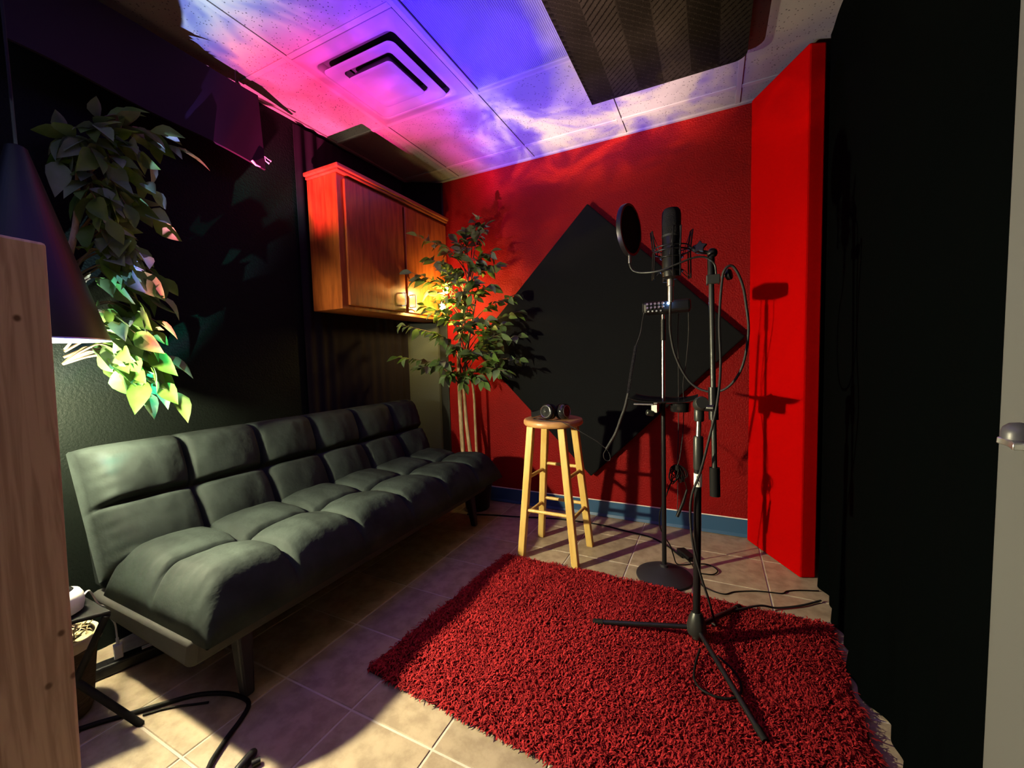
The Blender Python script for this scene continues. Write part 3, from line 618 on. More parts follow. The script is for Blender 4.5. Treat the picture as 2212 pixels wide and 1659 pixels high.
tree('artificial_tree', 'artificial ficus tree with drooping green leaves behind the black lampshade', LB, tl, LT, org_l, 9, 1.42, 23, 300,
     ((-2.07,-1.45),(0.3,1.12),(0.80,2.18)), lambda p: (math.hypot(p.x+1.77, p.y-0.465) < 0.19-0.26*max(p.z-1.14, 0) and p.z > 1.0) or (p.x < -1.90 and p.z > 1.97) or beam_gap(p))

# ------------------------------------------------------------------ lamps
LX, LY = -1.795, 0.465
pl = thing('pendant_lamp', 'black cone-shaped lampshade hanging in front of the green leaves', 'lamp', (LX, LY, 1.0))
sh = MB().lathe([(0.162,1.150),(0.022,1.70),(0.016,1.705)], (LX, LY, 0), 48); sh.f = [f_ for f_ in sh.f if len(f_) == 4]
sh.build('lampshade', 'shade_black', pl, 40, label='black cone shade')
si = MB().lathe([(0.1595,1.151),(0.0205,1.698)], (LX, LY, 0), 48); si.f = [f_ for f_ in si.f if len(f_) == 4]; si.build('shade_lining', 'shade_inner', pl, 40, label='pale inner lining of the shade')
MB().tube([(LX+0.161*math.cos(a), LY+0.161*math.sin(a), 1.151) for a in np.linspace(0,2*PI,48,endpoint=False)], 0.0028, 6, closed=True).build('shade_rim', 'steel', pl, 60, label='thin metal rim of the shade')
MB().tube([(LX,LY,1.055),(LX,LY,1.72),(LX,LY,2.396)], 0.004, 6).build('cord', 'cord_black', pl, 60)
MB().lathe([(0.0,1.06),(0.017,1.06),(0.019,1.03),(0.015,1.003),(0,1.003)], (LX,LY,0), 16).build('socket', 'black_plastic', pl, 40)
MB().sphere((LX,LY,0.972), 0.030, 20).build('bulb', 'pendant_glow', pl, 60, label='glowing warm white bulb')
sd = bpy.data.lights.new('room_fill_spot', 'SPOT'); so_ = bpy.data.objects.new('room_fill_spot', sd); COL.objects.link(so_)  # extra spot added at the bulb to carry more light across the room
aim = Vector((0.88, 0.45, -0.24)).normalized(); so_.location = Vector((LX, LY, 0.972))+aim*0.034; so_.rotation_euler = aim.to_track_quat('-Z', 'Y').to_euler()
sd.energy = SPOT_POWER; sd.color = PENDANT_COLOR; sd.spot_size = math.radians(138); sd.spot_blend = 1.0; sd.shadow_soft_size = 0.02
cl = thing('clip_lamp', 'twin-bulb clip lamp glowing yellow among the leaves of the corner tree', 'lamp', (-1.60, 2.33, 1.40))
mb = MB().tube([(-1.565,2.385,1.36),(-1.60,2.36,1.42),(-1.605,2.36,1.50),(-1.60,2.36,1.57)], 0.004, 6, 4); mb.tube([(-1.603,2.36,1.45),(-1.632,2.33,1.452)],0.004,6); mb.tube([(-1.602,2.36,1.56),(-1.615,2.34,1.56)],0.004,6)
mb.build('stem', 'black_metal', cl)
MB().box((-1.585,2.375,1.345),(-1.555,2.405,1.375)).build('clip', 'black_plastic', cl, 0, 0.004)
for c in ((-1.648,2.305,1.425),(-1.620,2.315,1.532)):
    o = MB().lathe([(0,0.045),(0.012,0.045),(0.015,0.02),(0.012,0.014),(0,0.014)], c, 12).build('lamp_socket', 'black_plastic', cl, 40)
    MB().sphere(c, 0.021, 16).build('bulb', 'clip_glow', o, 60, label='glowing yellow bulb')
# folding stand with the star projector
fs_ = thing('folding_stand', 'black folding X-leg stand beside the near end of the sofa', 'stand', (-1.64, 0.45, 0))
mb = MB().hexa([(-1.86,0.31,0.352),(-1.66,0.31,0.352),(-1.555,0.50,0.352),(-1.755,0.50,0.352)],[(-1.86,0.31,0.364),(-1.66,0.31,0.364),(-1.555,0.50,0.364),(-1.755,0.50,0.364)]); mb.build('top', 'rubber', fs_, 0, 0.004)
for a, b in (((-1.523,0.532,0.0),(-1.73,0.335,0.352)),((-1.565,0.492,0.352),(-1.685,0.380,0.0)),((-1.653,0.432,0.0),(-1.845,0.318,0.352)),((-1.69,0.395,0.352),(-1.80,0.318,0.0))):
    MB().tube([a, b], 0.0095, 8).build('leg', 'rubber', fs_, 50)
pj = thing('star_projector', 'small white domed galaxy projector on the black folding stand', 'projector', (-1.675, 0.405, 0.364))
MB().lathe([(0,0.364),(0.040,0.364),(0.050,0.370),(0.054,0.39),(0.052,0.412),(0.046,0.424),(0.034,0.430)], (-1.665,0.425,0), 28).build('housing', 'white_plastic', pj, 40)
MB().lathe([(0.033,0.430),(0.030,0.4335),(0.022,0.4375),(0,0.439)], (-1.665,0.425,0), 24).build('lens', 'gloss_black', pj, 60, label='dark lens')
# projector light: cloudy coloured beam thrown upwards
ld = bpy.data.lights.new('projector_beam', 'POINT'); lo = bpy.data.objects.new('projector_beam', ld); COL.objects.link(lo); lo.location = PROJ
ld.energy = PROJECTOR_POWER; ld.shadow_soft_size = 0.004; ld.use_nodes = True
t = NT(ld.node_tree); em = t.n['Emission']
tc = t.new('ShaderNodeTexCoord'); sp = t.new('ShaderNodeSeparateXYZ'); t.link(tc.outputs['Normal'], sp.inputs[0])
PX, PY, PZ = sp.outputs
zz = t.math('MAXIMUM', PZ, 0.02)
uu, vv = t.math('DIVIDE', PX, zz), t.math('DIVIDE', PY, zz)
cmb = t.new('ShaderNodeCombineXYZ'); t.link(uu, cmb.inputs[0]); t.link(vv, cmb.inputs[1])
n1 = t.new('ShaderNodeTexNoise'); n1.inputs['Scale'].default_value = 2.6; n1.inputs['Detail'].default_value = 5; n1.inputs['Roughness'].default_value = 0.6; n1.inputs['Distortion'].default_value = 0.2; t.link(cmb.outputs[0], n1.inputs[0])
n2 = t.new('ShaderNodeTexNoise'); n2.inputs['Scale'].default_value = 4.6; n2.inputs['Detail'].default_value = 4; n2.inputs['Roughness'].default_value = 0.55; n2.inputs['Distortion'].default_value = 0.7; t.link(cmb.outputs[0], n2.inputs[0])
wu = t.math('ADD', uu, t.math('MULTIPLY_ADD', n1.outputs[0], 0.30, -0.15))
wv_ = t.math('ADD', vv, t.math('MULTIPLY_ADD', n2.outputs[0], 0.30, -0.15))
rp = t.new('ShaderNodeValToRGB'); cr = rp.color_ramp
t.link(t.step(wu, -0.4, 1.0), rp.inputs[0])
cr.elements[0].position = 0.0; cr.elements[0].color = (1.0, 0.10, 0.25, 1); cr.elements[1].position = 1.0; cr.elements[1].color = (1.0, 0.70, 0.42, 1)
for p_, c_ in ((0.19, (0.95, 0.04, 0.24)), (0.29, (0.75, 0.05, 0.52)), (0.39, (0.36, 0.05, 1.0)), (0.50, (0.09, 0.03, 1.0)), (0.68, (0.12, 0.04, 1.0)), (0.80, (0.80, 0.52, 0.50))):
    e_ = cr.elements.new(p_); e_.color = (*c_, 1)
pale = t.mix(t.step(n2.outputs[0], 0.40, 0.60), (0.26, 0.10, 1.0), (0.95, 0.62, 0.62))
farm = t.math('MULTIPLY', t.step(wv_, 0.70, 0.98), t.step(wu, 0.05, 0.40))
colr = t.mix(farm, rp.outputs[0], pale)
nearc = t.mix(t.step(n2.outputs[0], 0.42, 0.62), (0.08, 0.12, 0.55), (0.34, 0.42, 0.50))
colr = t.mix(t.math('MULTIPLY', t.step(wv_, 0.46, 0.28), t.step(wu, 0.30, 0.08)), colr, nearc)
lowc = t.mix(t.step(n1.outputs[0], 0.44, 0.56), (0.05, 0.85, 0.65), (0.55, 0.8, 1.0))
rad = t.math('SQRT', t.math('ADD', t.math('MULTIPLY', uu, uu), t.math('MULTIPLY', vv, vv)))
colr = t.mix(t.step(uu, -0.22, -0.32), colr, lowc)
t.link(colr, em.inputs[0])
inten = t.math('MULTIPLY', t.step(PZ, 0.42, 0.72), t.math('MULTIPLY_ADD', t.step(n2.outputs[0], 0.34, 0.70), 0.5, 0.5))
inten = t.math('MULTIPLY', inten, t.math('MULTIPLY', t.step(uu, -0.85, -0.55), t.math('SUBTRACT', 1.0, t.math('MULTIPLY', t.step(uu, -0.22, -0.32), 0.90))))
inten = t.math('MULTIPLY', inten, t.math('SUBTRACT', 1.0, t.math('MULTIPLY', t.step(vv, 0.70, 0.92), t.step(uu, 0.20, -0.05))))
inten = t.math('MULTIPLY', inten, t.math('SUBTRACT', 1.0, t.math('MULTIPLY', t.step(vv, 1.03, 1.32), 0.93)))
inten = t.math('MULTIPLY', inten, t.math('SUBTRACT', 1.0, t.math('MULTIPLY', t.step(uu, 0.62, 0.98), 0.92)))
# a flat lens throws an even image, so the beam carries more light towards its rim
inten = t.math('MULTIPLY', inten, t.math('DIVIDE', 1.0, t.math('POWER', t.math('MAXIMUM', PZ, 0.3), 2.2)))
t.link(inten, em.inputs[1])
# basket with raffia
bk = thing('wicker_basket', 'brown woven basket lined with pale raffia beside the wooden post', 'basket', (-1.765, 0.455, 0))
bc = (-1.775, 0.440, 0)
MB().lathe([(0,0.003),(0.062,0.003),(0.070,0.02),(0.092,0.235),(0.094,0.245),(0.086,0.245),(0.064,0.03),(0,0.02)], bc, 28).build('basket_body', 'wicker', bk, 40)
mb = MB(); rs = random.Random(4)
for k in range(60):
    a = rs.uniform(0, 6.28); r = rs.uniform(0.0, 0.075); p = Vector((bc[0]+r*math.cos(a), bc[1]+r*math.sin(a), 0.225+rs.uniform(0,0.03)))
    d = [Vector((rs.uniform(-.04,.04), rs.uniform(-.04,.04), rs.uniform(-.015,.03))) for _ in range(3)]
    q_ = [p, p+d[0], p+d[0]+d[1]]
    q_ = [Vector((bc[0]+min(1,0.082/max(math.hypot(w.x-bc[0],w.y-bc[1]),1e-4))*(w.x-bc[0]), bc[1]+min(1,0.082/max(math.hypot(w.x-bc[0],w.y-bc[1]),1e-4))*(w.y-bc[1]), min(max(w.z,0.2),0.285))) for w in q_]
    mb.tube(q_, 0.0016, 4, 4)
o = mb.build('raffia', 'raffia', bk, 60, label='pale shredded raffia filling'); o['kind'] = 'stuff'
MB().lathe([(0.0855,0.215),(0.0855,0.2455),(0.0955,0.2475),(0.0985,0.236),(0.100,0.222)], bc, 32).build('cloth_liner', 'raffia', bk, 40, label='pale cloth liner folded over the rim')
# crumpled canvas bag under the sofa
mb = MB(); n_u, n_v = 28, 14; vs = []
for i in range(n_v+1):
    for j in range(n_u):
        a = 2*PI*j/n_u; ph = (PI/2)*i/n_v; rr = math.cos(ph)**0.6
        p = Vector((0.115*rr*math.cos(a), 0.10*rr*math.sin(a), 0.135*math.sin(ph)))
        q_ = noise.noise((p.x*14, p.y*14, p.z*20+2))*0.028+noise.noise((p.x*38, p.y*38, p.z*38))*0.010
        vs.append((-1.885+p.x*(1+q_*6), 0.885+p.y*(1+q_*6), max(0.001, p.z+q_*(0 if i == 0 else 1))))
mb.add(vs, [(i*n_u+j, i*n_u+(j+1)%n_u, (i+1)*n_u+(j+1)%n_u, (i+1)*n_u+j) for i in range(n_v) for j in range(n_u)]+[tuple(reversed(range(n_u)))])
tag(mb.build('canvas_bag', 'canvas', smooth=50), 'crumpled tan canvas bag on the floor under the sofa behind the power strip', 'bag')
# power strip, chargers, cords at the near end of the sofa
ps = thing('power_strip', 'black power strip lying on the tiles under the near end of the sofa', 'power strip', (-1.87, 0.63, 0))
d = Vector((0.30, 0.95, 0)).normalized(); M = Matrix((Vector((d.y,-d.x,0)), d, Vector((0,0,1)))).transposed()
ps_c = Vector((-1.865,0.655,0.021))
MB().obox(ps_c, (0.055,0.34,0.040), M).build('strip_body', 'black_plastic', ps, 0, 0.008)
MB().obox(ps_c+d*0.03+Vector((0,0,0.0215)), (0.018,0.03,0.004), M).build('switch', 'white_plastic', ps, 0, 0.001, label='white rocker switch')
mb = MB()
for k in (-0.13, -0.06, 0.08, 0.14): mb.obox(ps_c+d*k+Vector((0,0,0.0208)), (0.028,0.030,0.0015), M)
mb.build('socket_face', 'gloss_black', ps, 0, 0.0005)
uc = thing('usb_charger', 'white usb charger plugged into the black power strip', 'charger', ps_c+d*-0.045+Vector((0,0,0.0203)))
MB().obox(ps_c+d*-0.045+Vector((0,0,0.0455)), (0.024,0.024,0.049), M).build('charger_body', 'white_plastic', uc, 0, 0.003)
MB().tube([ps_c+d*-0.045+Vector((0,0,0.0705)), ps_c+d*-0.045+Vector((0,0,0.092))], 0.0045, 8).build('usb_plug', 'white_plastic', uc, 40)
uk = ps_c+d*-0.045+Vector((0,0,0.093))
tag(MB().tube([tuple(uk), (uk.x,uk.y-0.002,uk.z+0.05), (-1.85,0.592,0.205), (-1.80,0.562,0.275), (-1.755,0.535,0.312), (-1.712,0.505,0.382),(-1.672,0.478,0.390)], 0.0026, 6, 6).build('usb_cable', 'white_plastic'), 'thin white usb cable rising from the white charger', 'cable')
bp_ = thing('black_plug', 'black mains plug standing in the power strip behind the white charger', 'plug', ps_c+d*0.08+Vector((0,0,0.022)))
MB().obox(ps_c+d*0.08+Vector((0,0,0.043)), (0.030,0.034,0.040), M).build('plug_body', 'black_plastic', bp_, 0, 0.005)
MB().tube([ps_c+d*0.08+Vector((0,0,0.062)), ps_c+d*0.08+Vector((0,0,0.10)), ps_c+d*0.085+Vector((0.005,0.0,0.16))], 0.004, 6, 4).build('plug_cord', 'cord_black', bp_, 60)
def cable(pts, r, label, m='cord_black', name='cable', cat='cable', group=None): return tag(MB().tube(pts, r, 7, 7).build(name, m, smooth=60), label, cat, group or 'loose cables and cords')
cable([(-1.797,0.332,0.009),(-1.684,0.418,0.009),(-1.634,0.482,0.008),(-1.578,0.548,0.008),(-1.528,0.61,0.008),(-1.477,0.662,0.008),(-1.398,0.702,0.008),(-1.32,0.714,0.008),(-1.284,0.702,0.008),(-1.255,0.662,0.008),(-1.229,0.609,0.008),(-1.198,0.557,0.008),(-1.172,0.522,0.008),(-1.13,0.42,0.008)], 0.0068, 'thick black cable curving over the tiles in front of the sofa leg')
cable([(-1.553,0.548,0.005),(-1.528,0.580,0.004),(-1.497,0.607,0.004),(-1.454,0.636,0.004),(-1.42,0.66,0.004)], 0.0035, 'short thin black cord running beside the thick curved cable')
cn = thing('cable_connector', 'black cable connector lying on the tiles at the bottom of the photo', 'connector', (-1.10,0.59,0))
M2 = align((-0.25,0.93,0.0)); MB().lathe([(0,0),(0.010,0),(0.012,0.006),(0.0125,0.035),(0.011,0.055),(0.008,0.06),(0,0.06)], (-1.098,0.560,0.0125), 16, M2).build('connector_body', 'black_plastic', cn, 40)
MB().lathe([(0.0,0),(0.009,0),(0.009,0.02),(0,0.02)], (-1.086,0.592,0.0095), 12, align((0.5,0.86,0))).build('latch', 'black_plastic', cn, 40)
MB().tube([(-1.098,0.560,0.0115),(-1.092,0.53,0.008),(-1.07,0.48,0.0065)], 0.006, 7, 4).build('cord_stub', 'cord_black', cn, 60)

# ------------------------------------------------------------------ tripod boom microphone stand
ms = thing('microphone_stand', 'black tripod boom microphone stand standing on the red rug', 'microphone stand', (-0.049, 1.548, 0.02), 'microphone stands')
hx, hy = -0.047, 1.548
MB().lathe([(0,0.036),(0.014,0.036),(0.016,0.052),(0.030,0.056),(0.034,0.066),(0.033,0.085),(0.027,0.110),(0.020,0.128),(0.016,0.134),(0,0.134)], (hx,hy,0), 24).build('tripod_hub', 'gunmetal', ms, 40)
for fx, fy in ((-0.405,1.500),(0.128,1.205),(0.100,1.825)):
    dv = Vector((fx-hx, fy-hy, 0)).normalized()
    a = Vector((hx,hy,0.074))+dv*0.022; b = Vector((fx,fy,0.030))
    l = MB().tube([a, b], 0.0085, 10).build('leg', 'black_metal', ms, 50)
    MB().tube([b-(b-a)*0.09, b+(b-a)*0.02], 0.0105, 10).build('rubber_foot', 'rubber', l, 50)
MB().tube([(hx,hy,0.13),(hx+0.003,hy+0.004,0.70)], 0.0125, 14).build('lower_pole', 'black_metal', ms, 50)
MB().lathe([(0,0.655),(0.0155,0.655),(0.0165,0.66),(0.0165,0.765),(0.014,0.772),(0,0.772)], (hx+0.004,hy+0.004,0), 18).build('height_clutch', 'gunmetal', ms, 40)
MB().tube([(hx+0.004,hy+0.004,0.772),(hx+0.006,hy+0.006,0.835)], 0.0085, 12).build('upper_pole', 'steel', ms, 50)
lb = MB().lathe([(0.0132,0.594),(0.0136,0.594),(0.0136,0.640),(0.0132,0.640)], (hx+0.003,hy+0.003,0), 18).build('tape_label', 'paper', ms, 40, label='white tape label with faint marks')
mk = MB()
for k, (zz_, a) in enumerate(((0.628,-1.75),(0.622,-1.55),(0.612,-1.7),(0.606,-1.5),(0.618,-1.35))):
    c_, s_ = math.cos(a), math.sin(a); mk.obox((hx+0.003+c_*0.01365, hy+0.003+s_*0.01365, zz_), (0.0004,0.0022,0.010), Matrix.Rotation(a, 3, 'Z'))
mk.build('mark', 'black_plastic', lb, 0)
# swivel: collar, split cheeks, boom clutch
bx, by = 0.006, 1.500
MB().lathe([(0,0.825),(0.015,0.825),(0.0165,0.83),(0.0165,0.862),(0.014,0.868),(0,0.868)], (hx+0.006,hy+0.006,0), 18).build('swivel_collar', 'gunmetal', ms, 40)
M = align((0,1,0))
mb = MB(); mb.lathe([(0,-0.020),(0.020,-0.020),(0.024,-0.014),(0.026,0.0),(0.024,0.014),(0.020,0.020),(0,0.020)], (hx+0.012,hy-0.002,0.886), 24, align((0.25,-0.9,0.35))); mb.build('swivel_disc', 'gunmetal', ms, 40)
MB().tube([(hx+0.010,hy,0.876),(hx+0.030,hy-0.010,0.874),(bx+0.004,by+0.020,0.876)], [0.014,0.012,0.013], 12).build('boom_bracket', 'black_metal', ms, 50)
B0, B1 = Vector((0.010, 1.520, 0.580)), Vector((-0.006, 1.560, 1.385))
def bp2(z): return B0+(B1-B0)*((z-B0.z)/(B1.z-B0.z))
MB().tube([bp2(0.60), bp2(1.385)], 0.0085, 12).build('boom_arm', 'gunmetal', ms, 50)
MB().tube([bp2(0.835), bp2(0.945)], 0.0155, 14).build('boom_sleeve', 'black_metal', ms, 50)
MB().tube([bp2(0.575), bp2(0.672)], [0.0165,0.0165], 14).build('counterweight', 'rubber', ms, 50)
MB().tube([bp2(1.30), bp2(1.39)], 0.0115, 12).build('boom_end', 'black_metal', ms, 50)
MB().sphere(bp2(1.398)+Vector((0.004,0,0)), 0.017, 14).build('swivel_ball', 'black_plastic', ms, 60)
# shock mount with the studio microphone
MC = Vector((-0.131, 1.560, 0))
sm = thing('shock_mount', 'black wire spider shock mount holding the studio microphone', 'shock mount', (MC.x, MC.y, 1.32))
def ring(c, r, rr, name, par, m='black_metal'): return MB().tube([(c[0]+r*math.cos(a), c[1]+r*math.sin(a), c[2]) for a in np.linspace(0,2*PI,36,endpoint=False)], rr, 7, closed=True).build(name, m, par, 60)
ring((MC.x,MC.y,1.418), 0.060, 0.0028, 'outer_ring', sm); ring((MC.x,MC.y,1.432), 0.060, 0.0022, 'outer_ring', sm)
ring((MC.x,MC.y,1.400), 0.037, 0.0030, 'inner_ring', sm); ring((MC.x,MC.y,1.352), 0.037, 0.0030, 'inner_ring', sm)
for k in range(4):
    a = 0.35+k*PI/2; e1 = Vector((math.cos(a), math.sin(a), 0)); e2 = Vector((-math.sin(a), math.cos(a), 0)); c = Vector((MC.x, MC.y, 0))
    P_ = lambda r, s, z: c+e1*r+e2*s+Vector((0,0,z))
    MB().tube([P_(0.060,-0.013,1.425),P_(0.068,-0.013,1.49),P_(0.068,0.013,1.49),P_(0.060,0.013,1.425)], 0.0026, 6).build('wire_arm', 'black_metal', sm, 50)
    MB().tube([P_(0.060,-0.012,1.420),P_(0.062,-0.012,1.325),P_(0.062,0.012,1.325),P_(0.060,0.012,1.420)], 0.0026, 6).build('wire_arm', 'black_metal', sm, 50)
    for s in (-1, 1):
        for q_ in ([P_(0.068,0.010*s,1.488),P_(0.038,0.016*s,1.402)], [P_(0.062,0.010*s,1.327),P_(0.038,0.016*s,1.352)]): MB().tube(q_, 0.0012, 4).build('elastic_cord', 'cord_grey', sm, 60)
MB().tube([(MC.x+0.060,MC.y,1.425),(-0.045,1.556,1.408),(-0.012,1.558,1.400)], [0.006,0.008,0.006], 8).build('mount_arm', 'black_metal', sm, 50)
mb = MB(); pts = []
for k in range(10): pts.append((0.024 if k % 2 == 0 else 0.014, k*PI/5+0.3))
M = align((-0.2,-0.95,0.25)); c = Vector((-0.040,1.535,1.417))
vs = [c+M @ Vector((r*math.cos(a), r*math.sin(a), z)) for z in (-0.005,0.005) for r, a in pts]
mb.add(vs, [tuple(reversed(range(10))), tuple(range(10,20))]+[(i,(i+1)%10,10+(i+1)%10,10+i) for i in range(10)]); mb.build('star_knob', 'black_plastic', sm, 0, 0.002, label='star-shaped tightening knob')
mc = thing('studio_microphone', 'black cylindrical studio condenser microphone held upright in the shock mount', 'microphone', (MC.x, MC.y, 1.33))
MB().lathe([(0,1.325),(0.020,1.325),(0.030,1.333),(0.0315,1.345),(0.0315,1.470),(0.0300,1.473),(0.0,1.473)], (MC.x,MC.y,0), 30).build('body', 'black_metal', mc, 40)
MB().lathe([(0.0300,1.4735),(0.0318,1.478),(0.0318,1.545),(0.030,1.557),(0.024,1.566),(0.012,1.570),(0,1.571)], (MC.x,MC.y,0), 30).build('grille', 'mesh_grille', mc, 50)
MB().lathe([(0.0316,1.469),(0.0328,1.470),(0.0328,1.476),(0.0316,1.477)], (MC.x,MC.y,0), 30).build('trim_ring', 'gunmetal', mc, 40)
MB().lathe([(0,1.245),(0.0085,1.245),(0.0095,1.25),(0.0095,1.30),(0.0115,1.302),(0.0115,1.3245),(0,1.3245)], (MC.x-0.003,MC.y,0), 16).build('xlr_plug', 'steel', mc, 40, label='silver cable plug under the microphone')
# pop filter on a gooseneck
pf = thing('pop_filter', 'round black pop filter on a curved gooseneck in front of the microphone', 'pop filter', (-0.272,1.545,1.42))
M = align((0.97,-0.24,0)); c = Vector((-0.272,1.545,1.512))
MB().lathe([(0,-0.004),(0.084,-0.004),(0.084,0.004),(0,0.004)], c, 40, M).build('mesh_disc', 'black_fabric', pf, 40)
MB().lathe([(0.083,-0.008),(0.091,-0.008),(0.092,0.0),(0.091,0.008),(0.083,0.008),(0.083,-0.008)], c, 40, M).build('hoop', 'black_plastic', pf, 40)
MB().tube([(-0.272,1.545,1.424),(-0.271,1.545,1.389),(-0.256,1.540,1.364),(-0.216,1.520,1.350),(-0.161,1.500,1.348),(-0.108,1.500,1.363),(-0.057,1.512,1.380),(-0.021,1.522,1.378),(0.004,1.530,1.356),(0.010,1.532,1.322)], 0.0032, 8, 6).build('gooseneck', 'gunmetal', pf, 60)
MB().tube([(-0.272,1.545,1.395),(-0.272,1.545,1.426)], 0.005, 8).build('neck_ferrule', 'steel', pf, 50)
mb = MB().box((-0.020,1.530,1.292),(0.022,1.545,1.322)); mb.box((-0.020,1.545,1.292),(-0.014,1.572,1.322)); mb.box((0.016,1.545,1.292),(0.022,1.572,1.322)); mb.build('clamp', 'gunmetal', pf, 0, 0.003)
MB().lathe([(0,0),(0.017,0),(0.019,0.004),(0.019,0.012),(0.015,0.016),(0,0.017)], (0.040,1.552,1.318), 18, align((0.9,-0.3,0.2))).build('clamp_knob', 'black_plastic', pf, 40)
MB().tube([(0.022,1.552,1.312),(0.042,1.552,1.316)], 0.003, 6).build('clamp_screw', 'steel', pf, 50)
cable([(-0.134,1.560,1.246),(-0.137,1.57,1.20),(-0.138,1.6,1.137),(-0.121,1.62,1.049),(-0.074,1.63,0.957),(-0.013,1.62,0.923),(0.045,1.6,0.938),(0.089,1.58,1.008),(0.107,1.57,1.123),(0.099,1.56,1.214),(0.085,1.54,1.287),(0.058,1.525,1.340),(0.034,1.520,1.330),(0.026,1.535,1.285),(0.020,1.530,1.16),(0.024,1.515,1.017),(0.014,1.485,0.893),(-0.011,1.49,0.767),(-0.036,1.515,0.653),(-0.062,1.528,0.57),(-0.068,1.532,0.487),(-0.058,1.528,0.384),(-0.033,1.525,0.282),(-0.010,1.54,0.199),(0.010,1.60,0.09),(0.018,1.64,0.044),(0.000,1.655,0.040),(-0.012,1.64,0.040),(0.0,1.68,0.040),(0.04,1.74,0.040),(0.104,1.80,0.036),(0.18,1.87,0.030),(0.243,1.915,0.010),(0.332,1.975,0.008),(0.415,2.05,0.008)], 0.0042, 'long black microphone cable looping from the microphone down the stand to the curtain', 'cord_grey')
cable([(-0.034,1.480,0.045),(-0.046,1.408,0.038),(-0.047,1.343,0.036),(-0.026,1.307,0.036),(0.012,1.296,0.036),(0.053,1.305,0.036),(0.081,1.342,0.036),(0.081,1.395,0.036),(0.06,1.438,0.036),(0.02,1.473,0.042)], 0.0038, 'loop of black cable on the rug round the near tripod leg')

# ------------------------------------------------------------------ round-base stand with tray and headphone amplifier
rsx, rsy = -0.202, 2.016
rb = thing('round_base_stand', 'black straight microphone stand with a round cast base behind the rug', 'microphone stand', (rsx, rsy, 0), 'microphone stands')
MB().lathe([(0,0.0),(0.127,0.0),(0.129,0.004),(0.127,0.010),(0.110,0.020),(0.07,0.036),(0.035,0.046),(0.020,0.052),(0.018,0.062),(0,0.062)], (rsx,rsy-0.012,0), 48).build('round_base', 'base_iron', rb, 40)
MB().tube([(rsx,rsy-0.008,0.06),(rsx-0.004,rsy,0.84)], 0.0105, 14).build('lower_pole', 'black_metal', rb, 50)
MB().tube([(rsx-0.004,rsy,0.84),(rsx-0.004,rsy,1.245)], 0.0078, 12).build('upper_pole', 'chrome', rb, 50, label='chrome upper pole')
pr = [(0,1.125)]+[(0.0125 if k % 2 else 0.0105, 1.125+0.0075*k) for k in range(14)]+[(0,1.225)]
MB().lathe(pr, (rsx-0.004,rsy,0), 16).build('ribbed_grip', 'black_plastic', rb, 50)
tb = thing('stand_tray', 'flat black accessory tray clamped to the round-base stand', 'tray', (-0.21, 1.98, 0.80))
mb = MB(); nx = 22; vs = []
for s in (0, 1):
    for i in range(nx+1):
        u_ = i/nx; x = -0.345+0.285*u_; rise = 0.016*abs(2*u_-1)**4
        for y in (1.885, 1.900, 2.0, 2.095, 2.110): vs.append((x, y, 0.846+rise-0.003*s+(0.008 if y in (1.885, 2.110) else 0)))
n5 = 5; N = (nx+1)*n5; g = lambda i, j, s: s*N+i*n5+j
fs = [(g(i,j,s),g(i+1,j,s),g(i+1,j+1,s),g(i,j+1,s)) for s in (0,1) for i in range(nx) for j in range(4)]+[(g(i,j,0),g(i+1,j,0),g(i+1,j,1),g(i,j,1)) for j in (0,4) for i in range(nx)]+[(g(i,j,0),g(i,j+1,0),g(i,j+1,1),g(i,j,1)) for i in (0,nx) for j in range(4)]
mb.v = vs; mb.f = fs; mb.build('tray_plate', 'gloss_black', tb, 40)
MB().box((-0.32,1.89,0.836),(-0.235,1.91,0.842)).build('tray_edge_strip', 'steel', tb, 0, 0.001, label='shiny metal edge strip')
MB().box((-0.252,1.955,0.792),(-0.226,2.03,0.841)).build('clamp_body', 'black_metal', tb, 0, 0.003)
MB().box((-0.251,1.9535,0.796),(-0.227,1.9548,0.838)).build('clamp_label', 'paper', tb, 0, label='white sticker on the clamp')
MB().lathe([(0,0),(0.012,0),(0.014,0.004),(0.014,0.03),(0.010,0.034),(0,0.034)], (-0.242,1.962,0.790), 14, align((-0.9,-0.4,0.2))).build('clamp_knob', 'gunmetal', tb, 40)
MB().lathe([(0.0,0.800),(0.040,0.800),(0.043,0.804),(0.043,0.841),(0.040,0.8415),(0.039,0.806),(0,0.806)], (-0.130,1.99,0), 30).build('cup_holder', 'gloss_black', tb, 40)
am = thing('headphone_amplifier', 'small black headphone amplifier with knobs and a blue light on the round-base stand', 'amplifier', (rsx-0.004, rsy, 1.245))
M = Matrix.Rotation(math.radians(4), 3, 'Z') @ Matrix.Rotation(math.radians(-1.5), 3, 'Y'); ac = Vector((-0.188, 2.01, 1.276))
MB().obox(ac, (0.200, 0.11, 0.052), M).build('case', 'black_plastic', am, 0, 0.012)
F_ = lambda x, z, y=-0.057: ac+M @ Vector((x, y, z))
for k in range(5):
    for j, z in enumerate((0.012, -0.004)):
        MB().lathe([(0.0062,0),(0.0062,0.008),(0.005,0.010),(0,0.010)], F_(-0.082+k*0.0165, z, -0.0555), 12, align(M @ Vector((0,-1,0.25)))).build('knob', 'steel', am, 40)
mb = MB()
for k in range(4): mb.lathe([(0.0040,0),(0.0042,0.003),(0.0025,0.0035),(0,0.002)], F_(-0.078+k*0.0175, -0.018, -0.0555), 10, align(M @ Vector((0,-1,0))))
mb.build('jack_socket', 'steel', am, 40)
MB().sphere(F_(0.008,0.012,-0.058), 0.0055, 12).build('led', 'led_blue', am, 60, label='bright blue indicator light')
